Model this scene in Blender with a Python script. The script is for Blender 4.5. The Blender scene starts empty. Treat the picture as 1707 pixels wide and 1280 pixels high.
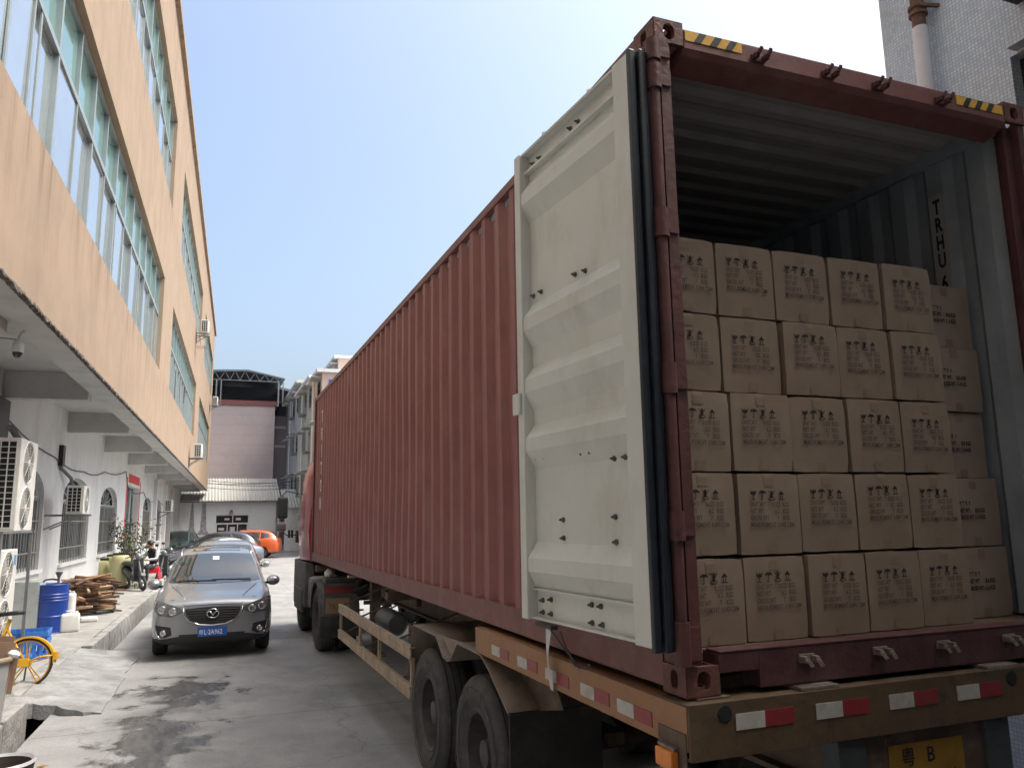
import bpy, bmesh, math, random
from mathutils import Vector, Matrix
from mathutils.bvhtree import BVHTree
R = math.radians
rnd = random.Random(7)
sc = bpy.context.scene
col = sc.collection

# ------------------------------------------------------------------ camera
cam_d = bpy.data.cameras.new('camera'); cam_o = bpy.data.objects.new('camera', cam_d); col.objects.link(cam_o)
cam_d.sensor_width = 36.0; cam_d.sensor_fit = 'HORIZONTAL'; cam_d.lens = 1309.4/1707*36
cam_d.clip_start = 0.05; cam_d.clip_end = 3000
YAW, PITCH, ROLL = .3700, .1682, -.0165
fw = Vector((math.sin(YAW)*math.cos(PITCH), math.cos(YAW)*math.cos(PITCH), math.sin(PITCH)))
rt = Vector((math.cos(YAW), -math.sin(YAW), 0)); up = rt.cross(fw)
rt2 = rt*math.cos(ROLL)+up*math.sin(ROLL); up2 = -rt*math.sin(ROLL)+up*math.cos(ROLL)
m = Matrix((rt2, up2, -fw)).transposed().to_4x4(); m.translation = Vector((-1.8235, -2.8269, 2.1454))
cam_o.matrix_world = m
sc.camera = cam_o

# ------------------------------------------------------------------ sky, sun, exposure
SUN_AZ, SUN_EL = 107.0, 62.0          # azimuth from +Y towards +X, elevation
w = bpy.data.worlds.new('World'); sc.world = w; w.use_nodes = True
nt = w.node_tree; bg = nt.nodes['Background']
sky = nt.nodes.new('ShaderNodeTexSky'); sky.sky_type = 'NISHITA'; sky.sun_disc = False
sky.sun_elevation = R(SUN_EL); sky.sun_rotation = R(SUN_AZ)
sky.air_density = 1.0; sky.dust_density = 7.5; sky.ozone_density = 0.4; sky.altitude = 0
tint = nt.nodes.new('ShaderNodeMix'); tint.data_type = 'RGBA'; tint.blend_type = 'MULTIPLY'; tint.inputs['Factor'].default_value = 1; tint.inputs['B'].default_value = (.95, 1.0, 1.01, 1)   # hazy air, a touch cooler
nt.links.new(sky.outputs[0], tint.inputs['A']); nt.links.new(tint.outputs['Result'], bg.inputs[0]); bg.inputs[1].default_value = 0.10
sd = bpy.data.lights.new('sun', 'SUN'); sd.energy = 0.65; sd.angle = R(14); sd.color = (1, .98, .95)
so = bpy.data.objects.new('sun', sd); col.objects.link(so)
sv = Vector((math.sin(R(SUN_AZ))*math.cos(R(SUN_EL)), math.cos(R(SUN_AZ))*math.cos(R(SUN_EL)), math.sin(R(SUN_EL))))
so.rotation_euler = sv.to_track_quat('Z', 'Y').to_euler(); so.location = (20, 20, 40)
vs = sc.view_settings
vs.view_transform = 'Standard'; vs.look = 'None'; vs.exposure = 1.75; vs.gamma = 1; vs.use_curve_mapping = False

# ------------------------------------------------------------------ materials
MATS = {}
def mat(name, c, rough=.6, metal=0, var=.12, vscale=6, bump=0, bscale=40, dirt=None, damt=0, dscale=3, streak=0, spec=.5, alpha=1, trans=0, emit=None, coat=0, obj=False, chip=None):
    """principled material; var = lightness variation, dirt = second colour laid on by noise, streak = vertical stretch"""
    if name in MATS: return MATS[name]
    M = bpy.data.materials.new(name); M.use_nodes = True; N = M.node_tree.nodes; L = M.node_tree.links
    b = N['Principled BSDF']; b.inputs['Roughness'].default_value = rough; b.inputs['Metallic'].default_value = metal
    b.inputs['Specular IOR Level'].default_value = spec
    b.inputs['Transmission Weight'].default_value = trans; b.inputs['Alpha'].default_value = alpha
    b.inputs['Coat Weight'].default_value = coat
    if emit: b.inputs['Emission Color'].default_value = (*emit[0], 1); b.inputs['Emission Strength'].default_value = emit[1]
    tc = N.new('ShaderNodeTexCoord' if obj else 'ShaderNodeNewGeometry'); src = tc.outputs['Object' if obj else 'Position']
    cur = None
    if var:
        n = N.new('ShaderNodeTexNoise'); n.inputs['Scale'].default_value = vscale; n.inputs['Detail'].default_value = 6; n.inputs['Roughness'].default_value = .65
        L.new(src, n.inputs['Vector'])
        r = N.new('ShaderNodeValToRGB'); e = r.color_ramp.elements
        e[0].position = .3; e[1].position = .7
        e[0].color = (*[x*(1-var) for x in c], 1); e[1].color = (*[min(1, x*(1+var)) for x in c], 1)
        L.new(n.outputs['Fac'], r.inputs['Fac']); cur = r.outputs['Color']
    if dirt:
        mp = N.new('ShaderNodeMapping'); mp.inputs['Scale'].default_value = (1, 1, 1-.93*streak)
        L.new(src, mp.inputs['Vector'])
        n = N.new('ShaderNodeTexNoise'); n.inputs['Scale'].default_value = dscale; n.inputs['Detail'].default_value = 8; n.inputs['Roughness'].default_value = .7
        L.new(mp.outputs[0], n.inputs['Vector'])
        r = N.new('ShaderNodeValToRGB'); e = r.color_ramp.elements; e[0].position = .5; e[1].position = .72
        e[0].color = (0, 0, 0, 1); e[1].color = (damt, damt, damt, 1)
        L.new(n.outputs['Fac'], r.inputs['Fac'])
        mx = N.new('ShaderNodeMix'); mx.data_type = 'RGBA'; L.new(r.outputs['Color'], mx.inputs['Factor'])
        if cur: L.new(cur, mx.inputs['A'])
        else: mx.inputs['A'].default_value = (*c, 1)
        mx.inputs['B'].default_value = (*dirt, 1); cur = mx.outputs['Result']
    if chip:
        cc, cs, ct = chip
        mp = N.new('ShaderNodeMapping'); mp.inputs['Scale'].default_value = (1, 1, .55); L.new(src, mp.inputs['Vector'])
        n = N.new('ShaderNodeTexNoise'); n.inputs['Scale'].default_value = cs; n.inputs['Detail'].default_value = 9; n.inputs['Roughness'].default_value = .75
        L.new(mp.outputs[0], n.inputs['Vector'])
        r = N.new('ShaderNodeValToRGB'); e = r.color_ramp.elements; e[0].position = ct; e[1].position = ct+.025; e[0].color = (0,0,0,1); e[1].color = (.9,.9,.9,1)
        L.new(n.outputs['Fac'], r.inputs['Fac'])
        mx = N.new('ShaderNodeMix'); mx.data_type = 'RGBA'; L.new(r.outputs['Color'], mx.inputs['Factor'])
        if cur: L.new(cur, mx.inputs['A'])
        else: mx.inputs['A'].default_value = (*c, 1)
        mx.inputs['B'].default_value = (*cc, 1); cur = mx.outputs['Result']
    if cur: L.new(cur, b.inputs['Base Color'])
    else: b.inputs['Base Color'].default_value = (*c, 1)
    if bump:
        n = N.new('ShaderNodeTexNoise'); n.inputs['Scale'].default_value = bscale; n.inputs['Detail'].default_value = 5
        L.new(src, n.inputs['Vector'])
        bp = N.new('ShaderNodeBump'); bp.inputs['Strength'].default_value = bump; bp.inputs['Distance'].default_value = .02
        L.new(n.outputs['Fac'], bp.inputs['Height']); L.new(bp.outputs[0], b.inputs['Normal'])
    MATS[name] = M
    return M

# ------------------------------------------------------------------ mesh builder
class MB:
    def __init__(s): s.v = []; s.f = []; s.mi = []; s.cm = 0; s.T = None
    def mat(s, i): s.cm = i; return s
    def av(s, p):
        p = Vector(p)
        if s.T is not None: p = s.T @ p
        s.v.append(p); return len(s.v)-1
    def face(s, idx): s.f.append(tuple(idx)); s.mi.append(s.cm)
    def poly(s, pts): s.face([s.av(p) for p in pts]); return s
    def b(s, x0, x1, y0, y1, z0, z1):
        i = [s.av(p) for p in ((x0,y0,z0),(x1,y0,z0),(x1,y1,z0),(x0,y1,z0),(x0,y0,z1),(x1,y0,z1),(x1,y1,z1),(x0,y1,z1))]
        for q in ((0,3,2,1),(4,5,6,7),(0,1,5,4),(1,2,6,5),(2,3,7,6),(3,0,4,7)): s.face([i[k] for k in q])
        return s
    def bar(s, p, q, wd, hd, upv=(0,0,1)):
        p = Vector(p); q = Vector(q); d = (q-p).normalized(); u = Vector(upv)
        if abs(d.dot(u)) > .98: u = Vector((0,1,0))
        sx = d.cross(u).normalized(); sz = sx.cross(d).normalized()
        i = []
        for e in (p, q):
            for a, c in ((-1,-1),(1,-1),(1,1),(-1,1)): i.append(s.av(e+sx*a*wd/2+sz*c*hd/2))
        for f in ((0,1,2,3),(7,6,5,4),(0,4,5,1),(1,5,6,2),(2,6,7,3),(3,7,4,0)): s.face([i[k] for k in f])
        return s
    def cyl(s, p, q, r0, r1=None, n=12, cap=True):
        r1 = r0 if r1 is None else r1
        p = Vector(p); q = Vector(q); d = (q-p).normalized(); u = Vector((0,0,1)) if abs(d.z) < .9 else Vector((1,0,0))
        a = d.cross(u).normalized(); c = d.cross(a)
        A = [s.av(p+(a*math.cos(2*math.pi*k/n)+c*math.sin(2*math.pi*k/n))*r0) for k in range(n)]
        B = [s.av(q+(a*math.cos(2*math.pi*k/n)+c*math.sin(2*math.pi*k/n))*r1) for k in range(n)]
        for k in range(n): s.face((A[k], A[(k+1)%n], B[(k+1)%n], B[k]))
        if cap: s.face(A[::-1]); s.face(B)
        return s
    def tube(s, pts, r, n=6, closed=False):
        pts = [Vector(p) for p in pts]; rings = []
        N_ = len(pts); a = None
        for k, p in enumerate(pts):
            d = (pts[(k+1)%N_]-pts[k-1]) if (closed or 0 < k < N_-1) else (pts[1]-pts[0] if k == 0 else pts[-1]-pts[-2])
            d.normalize()
            if a is None:
                u = Vector((0,0,1)) if abs(d.z) < .9 else Vector((1,0,0)); a = d.cross(u).normalized()
            else:
                a = (a-d*a.dot(d)).normalized()
            c = d.cross(a); rr = r[k] if isinstance(r, (list, tuple)) else r
            rings.append([s.av(p+(a*math.cos(2*math.pi*j/n)+c*math.sin(2*math.pi*j/n))*rr) for j in range(n)])
        for k in range(N_ if closed else N_-1):
            A, B = rings[k], rings[(k+1)%N_]
            for j in range(n): s.face((A[j], A[(j+1)%n], B[(j+1)%n], B[j]))
        if not closed: s.face(rings[0][::-1]); s.face(rings[-1])
        return s
    def lathe(s, prof, c, axis, n=24, close=False):
        """prof: list of (radius, height along axis)"""
        c = Vector(c); d = Vector(axis).normalized(); u = Vector((0,0,1)) if abs(d.z) < .9 else Vector((1,0,0))
        a = d.cross(u).normalized(); e = d.cross(a); rings = []
        for r, h in prof:
            if r < 1e-5: rings.append([s.av(c+d*h)]*n)
            else: rings.append([s.av(c+d*h+(a*math.cos(2*math.pi*k/n)+e*math.sin(2*math.pi*k/n))*r) for k in range(n)])
        pr = list(zip(rings, rings[1:]))+([(rings[-1], rings[0])] if close else [])
        for A, B in pr:
            for k in range(n):
                q = []
                for i in (A[k], A[(k+1)%n], B[(k+1)%n], B[k]):
                    if i not in q: q.append(i)
                if len(q) > 2: s.face(q)
        return s
    def prism(s, poly, f0, f1):
        """poly 2-D list; f0, f1 map (a, b) to the 3-D point on the front and back"""
        A = [s.av(f0(*p)) for p in poly]; B = [s.av(f1(*p)) for p in poly]; n = len(poly)
        s.face(A); s.face(B[::-1])
        for k in range(n): s.face((A[k], B[k], B[(k+1)%n], A[(k+1)%n]))
        return s
    def grid(s, P):
        I = [[s.av(p) for p in row] for row in P]
        for a in range(len(I)-1):
            for c in range(len(I[0])-1): s.face((I[a][c], I[a][c+1], I[a+1][c+1], I[a+1][c]))
        return s
    def mesh(s, name, mats, smooth=False, bevel=0, recalc=True, merge=False):
        me = bpy.data.meshes.new(name); me.from_pydata(s.v, [], s.f)
        for m_ in (mats if isinstance(mats, (list, tuple)) else [mats]): me.materials.append(m_)
        me.polygons.foreach_set('material_index', s.mi)
        bm = bmesh.new(); bm.from_mesh(me)
        if merge: bmesh.ops.remove_doubles(bm, verts=bm.verts, dist=1e-5)
        if recalc: bmesh.ops.recalc_face_normals(bm, faces=bm.faces)
        if bevel:
            ed = [e for e in bm.edges if len(e.link_faces) == 2 and e.calc_face_angle(0) > R(40)]
            bmesh.ops.bevel(bm, geom=ed, offset=bevel, segments=2, affect='EDGES', clamp_overlap=True, profile=.6)
        bm.to_mesh(me); bm.free()
        if smooth:
            me.polygons.foreach_set('use_smooth', [True]*len(me.polygons))
            if smooth is not True: me.set_sharp_from_angle(angle=R(smooth))
        me.update()
        return me
    def build(s, name, mats, parent=None, smooth=False, bevel=0, recalc=True, merge=False):
        return link(name, s.mesh(name, mats, smooth, bevel, recalc, merge), parent)

def link(name, me, parent=None, loc=None, rot=None):
    o = bpy.data.objects.new(name, me); col.objects.link(o)
    if parent is not None: o.parent = parent
    if loc is not None: o.location = loc
    if rot is not None: o.rotation_euler = rot
    return o
def tag(o, label=None, cat=None, group=None, kind=None):
    if label: o['label'] = label
    if cat: o['category'] = cat
    if group: o['group'] = group
    if kind: o['kind'] = kind
    return o
def thing(name, label, cat, loc=(0,0,0), rz=0, group=None):
    o = bpy.data.objects.new(name, None); col.objects.link(o); o.location = loc; o.rotation_euler = (0,0,rz); o.empty_display_size = .2
    return tag(o, label, cat, group)
def kids(o): return list(o.children)
def copy_tree(o, parent=None, label=None, loc=None, rz=None, cache=None):
    c = o.copy(); col.objects.link(c); c.parent = parent
    if label: c['label'] = label
    if loc is not None: c.location = loc
    if rz is not None: c.rotation_euler = (0,0,rz)
    for ch in kids(o): copy_tree(ch, c)
    return c
def text_mesh(s, size, mat_, ext=.0008, align='LEFT', sx=1.0, bold=0):
    cu = bpy.data.curves.new('txt', 'FONT'); cu.body = s; cu.size = size; cu.align_x = align; cu.extrude = ext; cu.offset = bold; cu.resolution_u = 2
    o = bpy.data.objects.new('txt', cu); col.objects.link(o)
    bpy.context.view_layer.update()
    me = bpy.data.meshes.new_from_object(o.evaluated_get(bpy.context.evaluated_depsgraph_get()))
    bpy.data.objects.remove(o); bpy.data.curves.remove(cu)
    me.transform(Matrix.Diagonal((sx, 1, 1, 1)))
    me.materials.clear(); me.materials.append(mat_)
    return me
def join_meshes(name, lst, mats):
    """lst of (mesh, matrix, material index)"""
    mb = MB()
    for me, M, i in lst:
        o = len(mb.v); mb.v += [M @ v.co for v in me.vertices]
        for p in me.polygons: mb.f.append(tuple(k+o for k in p.vertices)); mb.mi.append(i)
    return mb.mesh(name, mats, recalc=False)
def evalmesh(o):
    bpy.context.view_layer.update()
    return bpy.data.meshes.new_from_object(o.evaluated_get(bpy.context.evaluated_depsgraph_get()))
def plane_M(origin, ex, ez):
    """2-D text plane: x along ex, y along ez"""
    ex = Vector(ex).normalized(); ez = Vector(ez).normalized(); n = ex.cross(ez)
    M = Matrix((ex, ez, n)).transposed().to_4x4(); M.translation = Vector(origin); return M
# ------------------------------------------------------------------ palette
def road_mat():
    M = bpy.data.materials.new('road_concrete'); M.use_nodes = True; N = M.node_tree.nodes; L = M.node_tree.links; b = N['Principled BSDF']
    g = N.new('ShaderNodeNewGeometry'); P = g.outputs['Position']
    def noise(scale, det=6, rough=.6, sca=(1,1,1), dist=0):
        mp = N.new('ShaderNodeMapping'); mp.inputs['Scale'].default_value = sca; L.new(P, mp.inputs['Vector'])
        n = N.new('ShaderNodeTexNoise'); n.inputs['Scale'].default_value = scale; n.inputs['Detail'].default_value = det; n.inputs['Roughness'].default_value = rough; n.inputs['Distortion'].default_value = dist
        L.new(mp.outputs[0], n.inputs['Vector']); return n.outputs['Fac']
    def ramp(f, p0, p1, c0, c1):
        r = N.new('ShaderNodeValToRGB'); e = r.color_ramp.elements; e[0].position = p0; e[1].position = p1; e[0].color = (*c0,1); e[1].color = (*c1,1); L.new(f, r.inputs['Fac']); return r.outputs['Color']
    def math_(op, a, c=None):
        n = N.new('ShaderNodeMath'); n.operation = op
        for k, x in enumerate((a, c)):
            if x is None: continue
            if isinstance(x, (int, float)): n.inputs[k].default_value = x
            else: L.new(x, n.inputs[k])
        return n.outputs[0]
    def mix(f, a, c, mode='MIX'):
        n = N.new('ShaderNodeMix'); n.data_type = 'RGBA'; n.blend_type = mode
        L.new(f, n.inputs['Factor']) if not isinstance(f, float) else setattr(n.inputs['Factor'], 'default_value', f)
        for k, x in (('A', a), ('B', c)):
            if isinstance(x, tuple): n.inputs[k].default_value = (*x, 1)
            else: L.new(x, n.inputs[k])
        return n.outputs['Result']
    base = ramp(noise(1.1, 8, .65), .3, .72, (.235,.235,.235), (.36,.355,.345))
    fine = ramp(noise(38, 6, .85), .28, .72, (.68,.68,.68), (1.22,1.22,1.22))
    col_ = mix(1.0, base, fine, 'MULTIPLY')
    stain = ramp(noise(.6, 7, .7, (1.2,.8,1)), .5, .66, (0,0,0), (.55,.55,.55))
    col_ = mix(stain, col_, (.13,.13,.135))
    # trodden mud film spread by water beside the drain ramp
    sx = N.new('ShaderNodeSeparateXYZ'); L.new(P, sx.inputs[0])
    def blob(cx, cy, rx, ry):
        a = math_('DIVIDE', math_('SUBTRACT', sx.outputs['X'], cx), rx); c = math_('DIVIDE', math_('SUBTRACT', sx.outputs['Y'], cy), ry)
        return math_('SUBTRACT', 1.0, math_('SQRT', math_('ADD', math_('MULTIPLY', a, a), math_('MULTIPLY', c, c))))
    bl = math_('MAXIMUM', blob(-2.15, 6.3, .75, 2.3), blob(-2.0, 8.6, 1.0, 1.7))
    bl = math_('MAXIMUM', bl, blob(-2.35, 4.2, .55, 1.8))
    wn = noise(2.2, 8, .66, (1.1,.9,1), .4)
    wet = math_('ADD', math_('SUBTRACT', math_('MULTIPLY', bl, .95), .28), math_('MULTIPLY', math_('SUBTRACT', wn, .5), 2.6))
    wetm = ramp(wet, .06, .22, (0,0,0), (1,1,1)); film = ramp(wet, -.0, .34, (0,0,0), (.55,.55,.55))
    dark = ramp(noise(5, 6, .6, (2,.5,1)), .35, .6, (.055,.054,.050), (.135,.13,.12))
    col_ = mix(film, col_, (.12,.115,.105)); col_ = mix(wetm, col_, dark)
    # hairline cracks
    v = N.new('ShaderNodeTexVoronoi'); v.feature = 'DISTANCE_TO_EDGE'; v.inputs['Scale'].default_value = .32
    wv = N.new('ShaderNodeVectorMath'); wv.operation = 'ADD'; nn = N.new('ShaderNodeTexNoise'); nn.inputs['Scale'].default_value = 2.2; L.new(P, nn.inputs['Vector'])
    vm = N.new('ShaderNodeVectorMath'); vm.operation = 'SCALE'; vm.inputs['Scale'].default_value = .7; L.new(nn.outputs['Color'], vm.inputs[0]); L.new(P, wv.inputs[0]); L.new(vm.outputs[0], wv.inputs[1]); L.new(wv.outputs[0], v.inputs['Vector'])
    cr = ramp(v.outputs['Distance'], .0, .006, (.32,.32,.32), (0,0,0)); col_ = mix(cr, col_, (.06,.06,.06))
    def joint(axis, period, wid, off):
        f_ = math_('FRACT', math_('DIVIDE', math_('ADD', sx.outputs[axis], off), period)); a_ = math_('ABSOLUTE', math_('SUBTRACT', f_, .5)); return math_('LESS_THAN', a_, wid/period)
    jn = math_('MAXIMUM', joint('X', 4.2, .008, 1.33), joint('Y', 6.0, .010, 2.1)); jm = math_('MULTIPLY', jn, .6)
    col_ = mix(jm, col_, (.07,.07,.068))
    speck = ramp(noise(16, 9, .8), .66, .69, (0,0,0), (.6,.6,.6)); col_ = mix(speck, col_, (.09,.085,.08))
    L.new(col_, b.inputs['Base Color'])
    rg = ramp(wet, .10, .30, (.78,.78,.78), (.09,.09,.09)); L.new(rg, b.inputs['Roughness'])
    bp = N.new('ShaderNodeBump'); bp.inputs['Distance'].default_value = .01; bp.inputs['Strength'].default_value = .5
    L.new(math_('ADD', noise(60, 4, .7), math_('MULTIPLY', noise(6, 5, .6), 1.2)), bp.inputs['Height']); L.new(bp.outputs[0], b.inputs['Normal'])
    return M
M_road = road_mat()
M_walk = mat('pavement_concrete', (.29,.285,.27), .8, var=.25, vscale=2.2, bump=.4, bscale=50, dirt=(.16,.15,.13), damt=.8, dscale=1.4)
M_kerb = mat('kerb_concrete', (.30,.295,.28), .85, var=.35, vscale=5, bump=.7, bscale=25, dirt=(.09,.095,.08), damt=.9, dscale=4)
M_earth = mat('drain_mud', (.06,.058,.05), .5, var=.4, vscale=4, bump=.4)
M_orange = mat('ochre_render', (.35,.258,.18), .85, var=.10, vscale=1.3, bump=.15, bscale=60, dirt=(.25,.175,.115), damt=.6, dscale=2.0, streak=.88, chip=((.22,.165,.12),7,.70))
def sill_stains(M, bands):
    # brown water runs that start at the window sills and the roof edge and fade down the wall
    N = M.node_tree.nodes; L = M.node_tree.links; b = N['Principled BSDF']; src = b.inputs['Base Color'].links[0].from_socket
    g = N.new('ShaderNodeNewGeometry'); sx = N.new('ShaderNodeSeparateXYZ'); L.new(g.outputs['Position'], sx.inputs[0])
    mp = N.new('ShaderNodeMapping'); mp.inputs['Scale'].default_value = (1,1,.05); L.new(g.outputs['Position'], mp.inputs['Vector'])
    n = N.new('ShaderNodeTexNoise'); n.inputs['Scale'].default_value = 5.5; n.inputs['Detail'].default_value = 8; n.inputs['Roughness'].default_value = .7; L.new(mp.outputs[0], n.inputs['Vector'])
    r = N.new('ShaderNodeMapRange'); r.inputs['From Min'].default_value = .50; r.inputs['From Max'].default_value = .70; L.new(n.outputs['Fac'], r.inputs['Value'])
    acc = None
    for z0, z1 in bands:
        a = N.new('ShaderNodeMapRange'); a.inputs['From Min'].default_value = z0; a.inputs['From Max'].default_value = z1; L.new(sx.outputs['Z'], a.inputs['Value'])
        c = N.new('ShaderNodeMath'); c.operation = 'LESS_THAN'; c.inputs[1].default_value = z1+.02; L.new(sx.outputs['Z'], c.inputs[0])
        m_ = N.new('ShaderNodeMath'); m_.operation = 'MULTIPLY'; L.new(a.outputs[0], m_.inputs[0]); L.new(c.outputs[0], m_.inputs[1])
        if acc: x = N.new('ShaderNodeMath'); x.operation = 'MAXIMUM'; L.new(acc, x.inputs[0]); L.new(m_.outputs[0], x.inputs[1]); acc = x.outputs[0]
        else: acc = m_.outputs[0]
    k = N.new('ShaderNodeMath'); k.operation = 'MULTIPLY'; L.new(acc, k.inputs[0]); L.new(r.outputs[0], k.inputs[1])
    mx = N.new('ShaderNodeMix'); mx.data_type = 'RGBA'; L.new(k.outputs[0], mx.inputs['Factor']); L.new(src, mx.inputs['A']); mx.inputs['B'].default_value = (.17,.105,.06,1); L.new(mx.outputs['Result'], b.inputs['Base Color'])
sill_stains(M_orange, ((5.0,6.29),(9.9,11.35),(14.9,16.45)))
M_whitewall = mat('white_render', (.62,.62,.61), .85, var=.06, vscale=1.5, bump=.12, bscale=40, dirt=(.34,.34,.34), damt=.6, dscale=.9, streak=.6)
M_soffit = mat('soffit_render', (.52,.52,.51), .85, var=.1, vscale=1.3, bump=.1, dirt=(.3,.29,.28), damt=.6, dscale=1.2)
M_ragged = mat('peeled_edge', (.10,.085,.075), .9, var=.5, vscale=9, bump=.6, bscale=20, dirt=(.3,.27,.23), damt=.7, dscale=9)
M_alu = mat('aluminium_frame', (.38,.42,.41), .45, .55, var=.06)
M_glass = mat('window_glass', (.62,.67,.68), .05, .8, var=.10, vscale=.8, spec=.8)
M_glassd = mat('dark_glass', (.035,.045,.05), .05, 0, var=0, spec=.7)
M_green = mat('green_glass', (.22,.40,.36), .08, .45, var=.1, vscale=.8, spec=.7)
M_curtain = mat('curtain', (.42,.42,.40), .9, var=.15, vscale=2)
M_steelbar = mat('window_bars', (.27,.27,.25), .6, .3, var=.15)
M_white = mat('white_paint', (.70,.70,.68), .5, var=.05, dirt=(.45,.44,.42), damt=.5, dscale=5, streak=.6)
M_acwhite = mat('ac_casing', (.68,.67,.63), .45, var=.06, vscale=4, dirt=(.42,.39,.34), damt=.6, dscale=7, streak=.5)
M_black = mat('black_plastic', (.018,.018,.02), .5, var=.2)
M_dark = mat('dark_void', (.012,.013,.014), .8, var=0)
M_grey = mat('grey_metal', (.25,.25,.25), .5, .5, var=.15)
M_cable = mat('cable', (.05,.05,.05), .6, var=0)
M_foam = mat('pipe_foam', (.13,.13,.13), .8, var=.2)

# ------------------------------------------------------------------ ground
def struct(o): o['kind'] = 'structure'; return o
TH = R(2.0)
BM = Matrix.Rotation(-TH, 4, 'Z')                # building line runs two degrees off the trailer
def bw(x, y, z=0): return BM @ Vector((x, y, z))
mb = MB(); mb.poly(((-500,-300,-.42),(500,-300,-.42),(500,900,-.42),(-500,900,-.42))); struct(mb.build('ground', M_earth))
mb = MB(); mb.T = BM; mb.b(-3.66, 300, -200, 600, -.40, 0); struct(mb.build('road', M_road))
walk = MB(); walk.T = BM
walk.b(-60, -4.06, -40, 62.5, -.40, .17)
wo = struct(walk.build('pavement', M_walk))
# kerb stones along the pavement edge, one by one
kr = random.Random(3)
y = -2.0; kerb_me = None
while y < 44:
    ln = kr.uniform(.9, 1.15)
    if not (7.75 < y+ln/2 < 12.1):
        k = MB(); z1 = .165+kr.uniform(-.012,.02); dx = kr.uniform(-.012,.012)
        k.b(-4.056, -3.90+dx, y, y+ln-.012, -.40, z1); k.T = None
        o = k.build('kerb_stone', M_kerb, wo, bevel=.018); o.matrix_local = BM
    y += ln
# drain bridge: tilted slab from pavement down to road, with broken near edge
mb = MB(); rr = random.Random(5); n = 14
top, bot = [], []
for i in range(n+1):
    t = i/n; x = -4.25+1.12*t; z = .185-.17*t**1.15
    row = []
    for j in range(13):
        yy = 7.75+4.3*j/12
        if j == 0: yy += .14*math.sin(t*4+.4)+.035*math.sin(t*15)-.03*math.sin(t*31)
        row.append((x+(rr.uniform(-.05,.03) if i == n else 0), yy, z+rr.uniform(-.006,.006)+.012*math.sin(j*2.1)))
    top.append(row); bot.append([(p[0], p[1], min(-.02, p[2]-.16)) for p in row])
mb.grid(top); mb.grid([r_[::-1] for r_ in bot])
mb.grid([[r_[0] for r_ in top], [r_[0] for r_ in bot]]); mb.grid([[r_[-1] for r_ in bot], [r_[-1] for r_ in top]]); mb.grid([bot[-1], top[-1]])
o = mb.build('drain_ramp', mat('ramp_concrete', (.27,.275,.27), .75, var=.3, vscale=2.5, bump=.6, bscale=30, dirt=(.12,.115,.10), damt=.85, dscale=2.2), None, smooth=35); o.matrix_world = BM; struct(o)
# loose concrete blocks at the drain mouth
for (x, y0, y1, z1) in ((-4.02,5.2,7.5,.13),):
    k = MB(); k.b(x-.5, x+.10, y0, y1, -.4, z1); o = k.build('concrete_block', M_kerb, bevel=.03); o.matrix_world = BM
    tag(o, 'rough concrete block edging the open drain in front of the ramp', 'concrete block')
# few dead leaves
lf = mat('dead_leaf', (.42,.20,.06), .7, var=.2)
k = MB(); k.poly(((-.05,0,0),(0,-.02,.012),(.06,0,.004),(0,.025,.014))); o = k.build('fallen_leaf', lf); o.location = (-3.1,5.75,.006); tag(o, 'small orange leaf lying on the road by the drain', 'leaf')

# ------------------------------------------------------------------ ochre building on the left
BL = thing('factory_building', 'ochre three-storey factory building with white arcaded ground floor and green-tinted windows', 'building', (0,0,0), -TH)
XF, XW = -3.9, -5.7
Y0, Y1 = -24.0, 61.0
ZF = 4.5
banks2 = [(-20.0,20.3),(23.5,38.6),(42.5,58.0)]; banks3 = [(-20.0,21.4),(25.0,40.8),(44.8,59.2)]
f = MB()
def band(z0, z1): f.b(XF-.25, XF, Y0, Y1, z0, z1)
def piers(banks, z0, z1):
    e = [Y0]+[v for b_ in banks for v in b_]+[Y1]
    for a, c in zip(e[::2], e[1::2]): f.b(XF-.25, XF, a, c, z0, z1)
band(ZF, 6.29); piers(banks2, 6.29, 8.93); band(8.93, 11.35); piers(banks3, 11.35, 14.18); band(14.18, 16.45)
f.b(-16, XF-.25, Y1-.25, Y1, ZF, 16.45); f.b(-16, XF-.25, Y0, Y0+.25, ZF, 16.45)
f.build('upper_wall', M_orange, BL)
f = MB(); f.b(-16.2, XF+.12, Y0-.1, Y1+.1, 16.45, 16.65); f.b(-16,XF-.3,Y0+.3,Y1-.3,10.3,10.5); f.build('roof_slab', M_orange, BL)
# ragged drip edge along the bottom of the overhang
f = MB(); rr = random.Random(11); yy = Y0; top = []; 
P0, P1, P2 = [], [], []
while yy < Y1:
    h = max(0, rr.gauss(.012,.016)); P0.append((XF+.006, yy, ZF+.004+rr.uniform(0,.028))); P1.append((XF+.006, yy, ZF-h)); P2.append((XF-.05, yy, ZF-.014-rr.uniform(0,.012))); yy += rr.uniform(.03,.12)
f.grid([P0, P1, P2]); f.build('drip_edge', M_ragged, BL)
f = MB(); f.b(XW, XF-.25, Y0, Y1, 4.85, 5.05); f.b(XF-.45, XF-.25, Y0, Y1, ZF, 4.85); f.b(XF-.249, XF-.04, Y0, Y1, ZF-.012, ZF-.002); f.build('soffit', M_soffit, BL)
yb = 1.6
for k in range(11):
    f = MB(); f.b(XW, XF-.45, yb-.17, yb+.17, 4.36, 4.85); f.build('soffit_beam', M_soffit, BL, bevel=.01); yb += 5.72
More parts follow.
